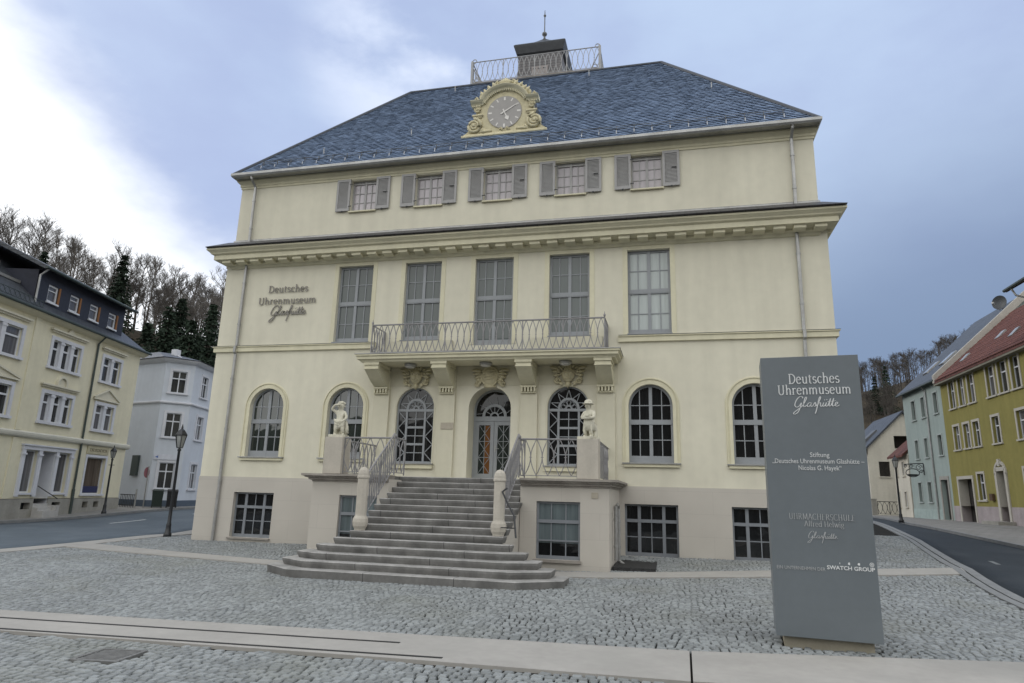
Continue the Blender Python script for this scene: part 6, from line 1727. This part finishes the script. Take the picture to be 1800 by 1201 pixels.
mb = MB(); na, nd = 46, 26
for i in range(na + 1):
    for j in range(nd + 1):
        az = R(14 + 68 * i / na); D = 74 + 130 * j / nd; x = 5.55 - math.sin(az) * D; y = -20 + math.cos(az) * D
        mb.v.append((x, y, lhill(x, y)))
mb.f = [(i * (nd + 1) + j, i * (nd + 1) + j + 1, (i + 1) * (nd + 1) + j + 1, (i + 1) * (nd + 1) + j) for i in range(na) for j in range(nd)]
tag(mb.build('hillside', HILL, smooth=True), 'steep leaf-littered hillside behind the houses on the left', 'hill', kind='structure')


def rhill(x, y):
    dx, dy = x - 5.55, y + 20; az = math.degrees(math.atan2(dx, dy)); D = math.hypot(dx, dy)
    crest = np.interp(az, [-12, 0, 10, 15, 19, 23, 30, 45], [24, 30, 38, 46, 51, 55, 58, 60])
    s = max(0.0, min(1.0, (D - 130) / 170.0)); s = s * s * (3 - 2 * s)
    return -1 + (crest + 1) * s + 1.5 * math.sin(x * .09) * math.sin(y * .07) * s


mb = MB(); na, nd = 46, 22
for i in range(na + 1):
    for j in range(nd + 1):
        az = R(-12 + 60 * i / na); D = 120 + 260 * j / nd; x = 5.55 + math.sin(az) * D; y = -20 + math.cos(az) * D
        mb.v.append((x, y, rhill(x, y)))
mb.f = [(i * (nd + 1) + j, i * (nd + 1) + j + 1, (i + 1) * (nd + 1) + j + 1, (i + 1) * (nd + 1) + j) for i in range(na) for j in range(nd)]
tag(mb.build('hillside', HILL, smooth=True), 'dim wooded hill rising behind the houses on the right', 'hill', kind='structure')

# wooded slope across the valley, behind the camera: the museum's windows mirror it
mb = MB(); na, nd = 40, 10
for i in range(na + 1):
    for j in range(nd + 1):
        a_ = -100 + 200 * i / na; az = R(a_); D = 75 + 120 * j / nd; x = 5.55 - math.sin(az) * D; y = -20 - math.cos(az) * D
        el = np.interp(a_, [-100, -30, 0, 25, 45, 100], [12, 14, 14, 8, 5.6, 5.6]); s_ = j / nd; s_ = s_ * s_ * (3 - 2 * s_)
        mb.v.append((x, y, -1 + s_ * (195 * math.tan(R(el)) + 2.5 * math.sin(i * 1.7) + 1.5 * math.sin(i * 4.1))))
mb.f = [(i * (nd + 1) + j, i * (nd + 1) + j + 1, (i + 1) * (nd + 1) + j + 1, (i + 1) * (nd + 1) + j) for i in range(na) for j in range(nd)]
tag(mb.build('hillside', HILL, smooth=True), 'wooded slope across the valley behind the viewer, seen only mirrored in windows', 'hill', kind='structure')

# ---------------------------------------------------------------- trees
BARK = mat('bare_branch_bark', (.10, .088, .075), .9, .15, var=.2, vscale=1.2, objrand=.25)
TWIG = mat('bare_twigs', (.11, .10, .09), .9, .1, var=.2, vscale=.8, objrand=.25)
NEEDLE = mat('spruce_needles', (.026, .040, .026), .85, .2, var=.35, vscale=.5, objrand=.2)


def bare_tree(seed, h, spread, nmain):
    rg_ = random.Random(seed); tr, cr = MB(), MB()
    lean = Vector((rg_.uniform(-.05, .05), rg_.uniform(-.05, .05), 1)).normalized()
    pts = []; p = Vector((0, 0, -.8))
    n = 9
    for k in range(n + 1):
        pts.append(p.copy()); p = p + (lean + Vector((rg_.uniform(-.07, .07), rg_.uniform(-.07, .07), 0))) * (h * .86 / n)
    tr.tube(pts, [.24 * h / 18 * (1 - .85 * k / n) + .03 for k in range(n + 1)], 6)

    def grow(p, d, L, r, lv):
        q = p; path = [p.copy()]
        ns = 3 if lv < 3 else 2
        for k in range(ns):
            d = (d + Vector((rg_.uniform(-.22, .22), rg_.uniform(-.22, .22), rg_.uniform(-.02, .20)))).normalized()
            q = q + d * (L / ns); path.append(q.copy())
        (tr if lv == 0 else cr).tube(path, r, 4 if lv < 2 else 3, r1=r * .5, cap=False)
        if lv >= 3: return
        for k in range(rg_.randint(4, 5) if lv < 2 else 4):
            t = rg_.uniform(.25, 1.0); i_ = min(ns - 1, int(t * ns)); b = path[i_].lerp(path[i_ + 1], t * ns - i_)
            ax = Vector((rg_.uniform(-1, 1), rg_.uniform(-1, 1), rg_.uniform(-.2, .8))).normalized()
            nd_ = (d * .75 + ax * .75).normalized()
            grow(b, nd_, L * rg_.uniform(.45, .65), max(.018, r * .5), lv + 1)
    for k in range(nmain):
        t = rg_.uniform(.36, 1.0) if k else 1.0
        i_ = min(n - 1, int(t * n)); b = pts[i_].lerp(pts[i_ + 1], t * n - i_); a = rg_.uniform(0, 2 * PI)
        up_ = rg_.uniform(.55, 1.5)
        grow(b, Vector((math.cos(a), math.sin(a), up_)).normalized(), h * spread * rg_.uniform(.75, 1.15) * (1.15 - .55 * t), .075 * h / 18, 0)
    return tr, cr


def place_tree(proto, x, y, z, rz, s, label=None, group=None):
    c = copy_tree(proto); c.location = (x, y, z); c.rotation_euler = (0, 0, rz); c.scale = (s, s, s * rg.uniform(.92, 1.1))
    return c


protos = []
for sd in range(5):
    t = thing('bare_tree', 'leafless grey-brown tree in the wood along the left hillside', 'tree', (0, 0, 0), 0, 'bare trees of the left hillside wood')
    tr, cr = bare_tree(20 + sd, 17.5 + sd % 3, .24 + .03 * (sd % 2), 16)
    tr.build('trunk', BARK, t); cr.build('crown', TWIG, t); protos.append(t)


def polar(az, D):
    a = R(az); return 5.55 - math.sin(a) * D, -20 + math.cos(a) * D


first = [True] * 5
spots = []
az = 31.5
while az < 58:
    for row, (D0, jit) in enumerate(((150, 6), (136, 6), (122, 6), (165, 6))):
        spots.append((az + rg.uniform(-.5, .5) + row * .35, D0 + rg.uniform(-jit, jit)))
    az += .72 if az < 42 else 1.0
for k, (az, D) in enumerate(spots):
    x, y = polar(az, D); i_ = k % 5; s = rg.uniform(.62, .86)
    z = lhill(x, y) - .2
    if first[i_]:
        first[i_] = False; o = protos[i_]; o.location = (x, y, z); o.rotation_euler = (0, 0, rg.uniform(0, 6)); o.scale = (s, s, s)
    else: place_tree(protos[i_], x, y, z, rg.uniform(0, 6.28), s)


def spruce(seed, h, rad, dens=1.0):
    rg_ = random.Random(seed); cr = MB()
    tr = MB().tube([(0, 0, -.6), (0, 0, h * .97)], .018 * h, 7, r1=.02)
    nl = int(h * 3.2 * dens)
    for k in range(nl):
        t = (k + rg_.random()) / nl; z = h * (.06 + .93 * t); L = rad * (1.02 - t) ** .9 * rg_.uniform(.75, 1.15) + .04
        nb_ = rg_.randint(6, 8)
        for b in range(nb_):
            a = 2 * PI * (b + rg_.random()) / nb_; d = Vector((math.cos(a), math.sin(a), 0)); s_ = Vector((-d.y, d.x, 0)); Lb = L * rg_.uniform(.7, 1.1)
            m = max(3, int(Lb * 2.6))
            for j in range(m):
                u = (j + .4) / m; c = Vector((0, 0, z)) + d * (Lb * u) + Vector((0, 0, .25 * Lb * u - .55 * Lb * u * u))
                for q in range(2):
                    w = (.34 + .20 * (1 - u)) * rg_.uniform(.7, 1.2); l = rg_.uniform(.35, .6)
                    e = (d * rg_.uniform(.2, .8) + s_ * rg_.uniform(-.9, .9) + Vector((0, 0, rg_.uniform(-.7, .05)))).normalized()
                    n_ = e.cross(Vector((rg_.uniform(-1, 1), rg_.uniform(-1, 1), .6))).normalized()
                    cr.poly([c - n_ * w * .35, c + e * l * .5 - n_ * w * .28, c + e * l, c + e * l * .5 + n_ * w * .28, c + n_ * w * .35])
    return tr, cr


def add_spruce(name, label, az, D, h, rad, seed, grp=None):
    x, y = polar(az, D); t = thing(name, label, 'tree', (x, y, lhill(x, y)), rg.uniform(0, 6), grp)
    tr, cr = spruce(seed, h, rad); tr.build('trunk', BARK, t); cr.build('crown', NEEDLE, t); return t


add_spruce('spruce_tree', 'tall dark spruce standing above the gable end of the pale yellow house roof', 45.6, 112, 21, 5.4, 1)
add_spruce('spruce_tree', 'small dark spruce peeping over the slate roof at the far left', 50.6, 118, 15, 3.6, 2)
add_spruce('spruce_tree', 'broad dark evergreen above the left end of the blue-grey house', 42.0, 92, 21.5, 8.0, 3)
add_spruce('spruce_tree', 'broad dark evergreen in the middle above the blue-grey house roof', 40.3, 88, 21, 8.0, 4)
add_spruce('spruce_tree', 'dark evergreen closest to the museum wall on the left', 37.6, 88, 22, 8.0, 5)
add_spruce('spruce_tree', 'lower dark evergreen in the gap behind the blue-grey house chimney', 38.9, 96, 22, 7.0, 6)

for k, (az_, D_, h_, r_) in enumerate(((43.3, 96, 18, 6.5), (41.2, 100, 21, 7.0), (39.6, 92, 18, 7.0), (36.6, 95, 21, 7.5))):
    add_spruce('spruce_tree', 'dark evergreen filling the dense clump behind the blue-grey house roof', az_, D_, h_, r_, 40 + k, 'evergreens of the dense clump')

# wood on the right-hand hill: one far mass
mb = MB(); rg2 = random.Random(5)
base = bare_tree(77, 15, .27, 9); bv = np.array(base[0].v + base[1].v); bf = base[0].f + [tuple(i + len(base[0].v) for i in f) for f in base[1].f]
sub = MB(); keep = bf
tv = []; tf = []
for k in range(230):
    az = -rg2.uniform(9.5, 27); D = rg2.uniform(205, 305); x, y = polar(az, D); s = rg2.uniform(.55, .9); a = rg2.uniform(0, 6.28)
    ca, sa = math.cos(a) * s, math.sin(a) * s
    P = np.stack([bv[:, 0] * ca - bv[:, 1] * sa + x, bv[:, 0] * sa + bv[:, 1] * ca + y, bv[:, 2] * s + rhill(x, y)], 1)
    tv.append(P); o_ = k * len(bv); tf.append(o_)
me = bpy.data.meshes.new('far_wood')
V = np.concatenate(tv).astype(np.float32)
quads = [f for f in keep if len(f) == 4]; Q = np.array(quads, dtype=np.int32)
F = np.concatenate([Q + o_ for o_ in tf])
me.vertices.add(len(V)); me.vertices.foreach_set('co', V.ravel()); me.loops.add(F.size); me.loops.foreach_set('vertex_index', F.ravel())
me.polygons.add(len(F)); me.polygons.foreach_set('loop_start', np.arange(0, F.size, 4, dtype=np.int32)); me.update(calc_edges=True)
me.materials.append(TWIG); ob = bpy.data.objects.new('far_wood', me); COL.objects.link(ob)
tag(ob, 'distant brown leafless wood covering the hill on the right', 'wood', kind='stuff')
for k, (az, D, h) in enumerate(((-16.3, 225, 15), (-15.5, 228, 12))):
    x, y = polar(az, D); t = thing('spruce_tree', ('dark spruce on the right hill, taller of the pair beside the grey sign slab', 'dark spruce on the right hill, shorter of the pair beside the grey sign slab')[k], 'tree', (x, y, rhill(x, y)), 0)
    tr, cr = spruce(30 + k, h, 3.6, .7); tr.build('trunk', BARK, t); cr.build('crown', NEEDLE, t)
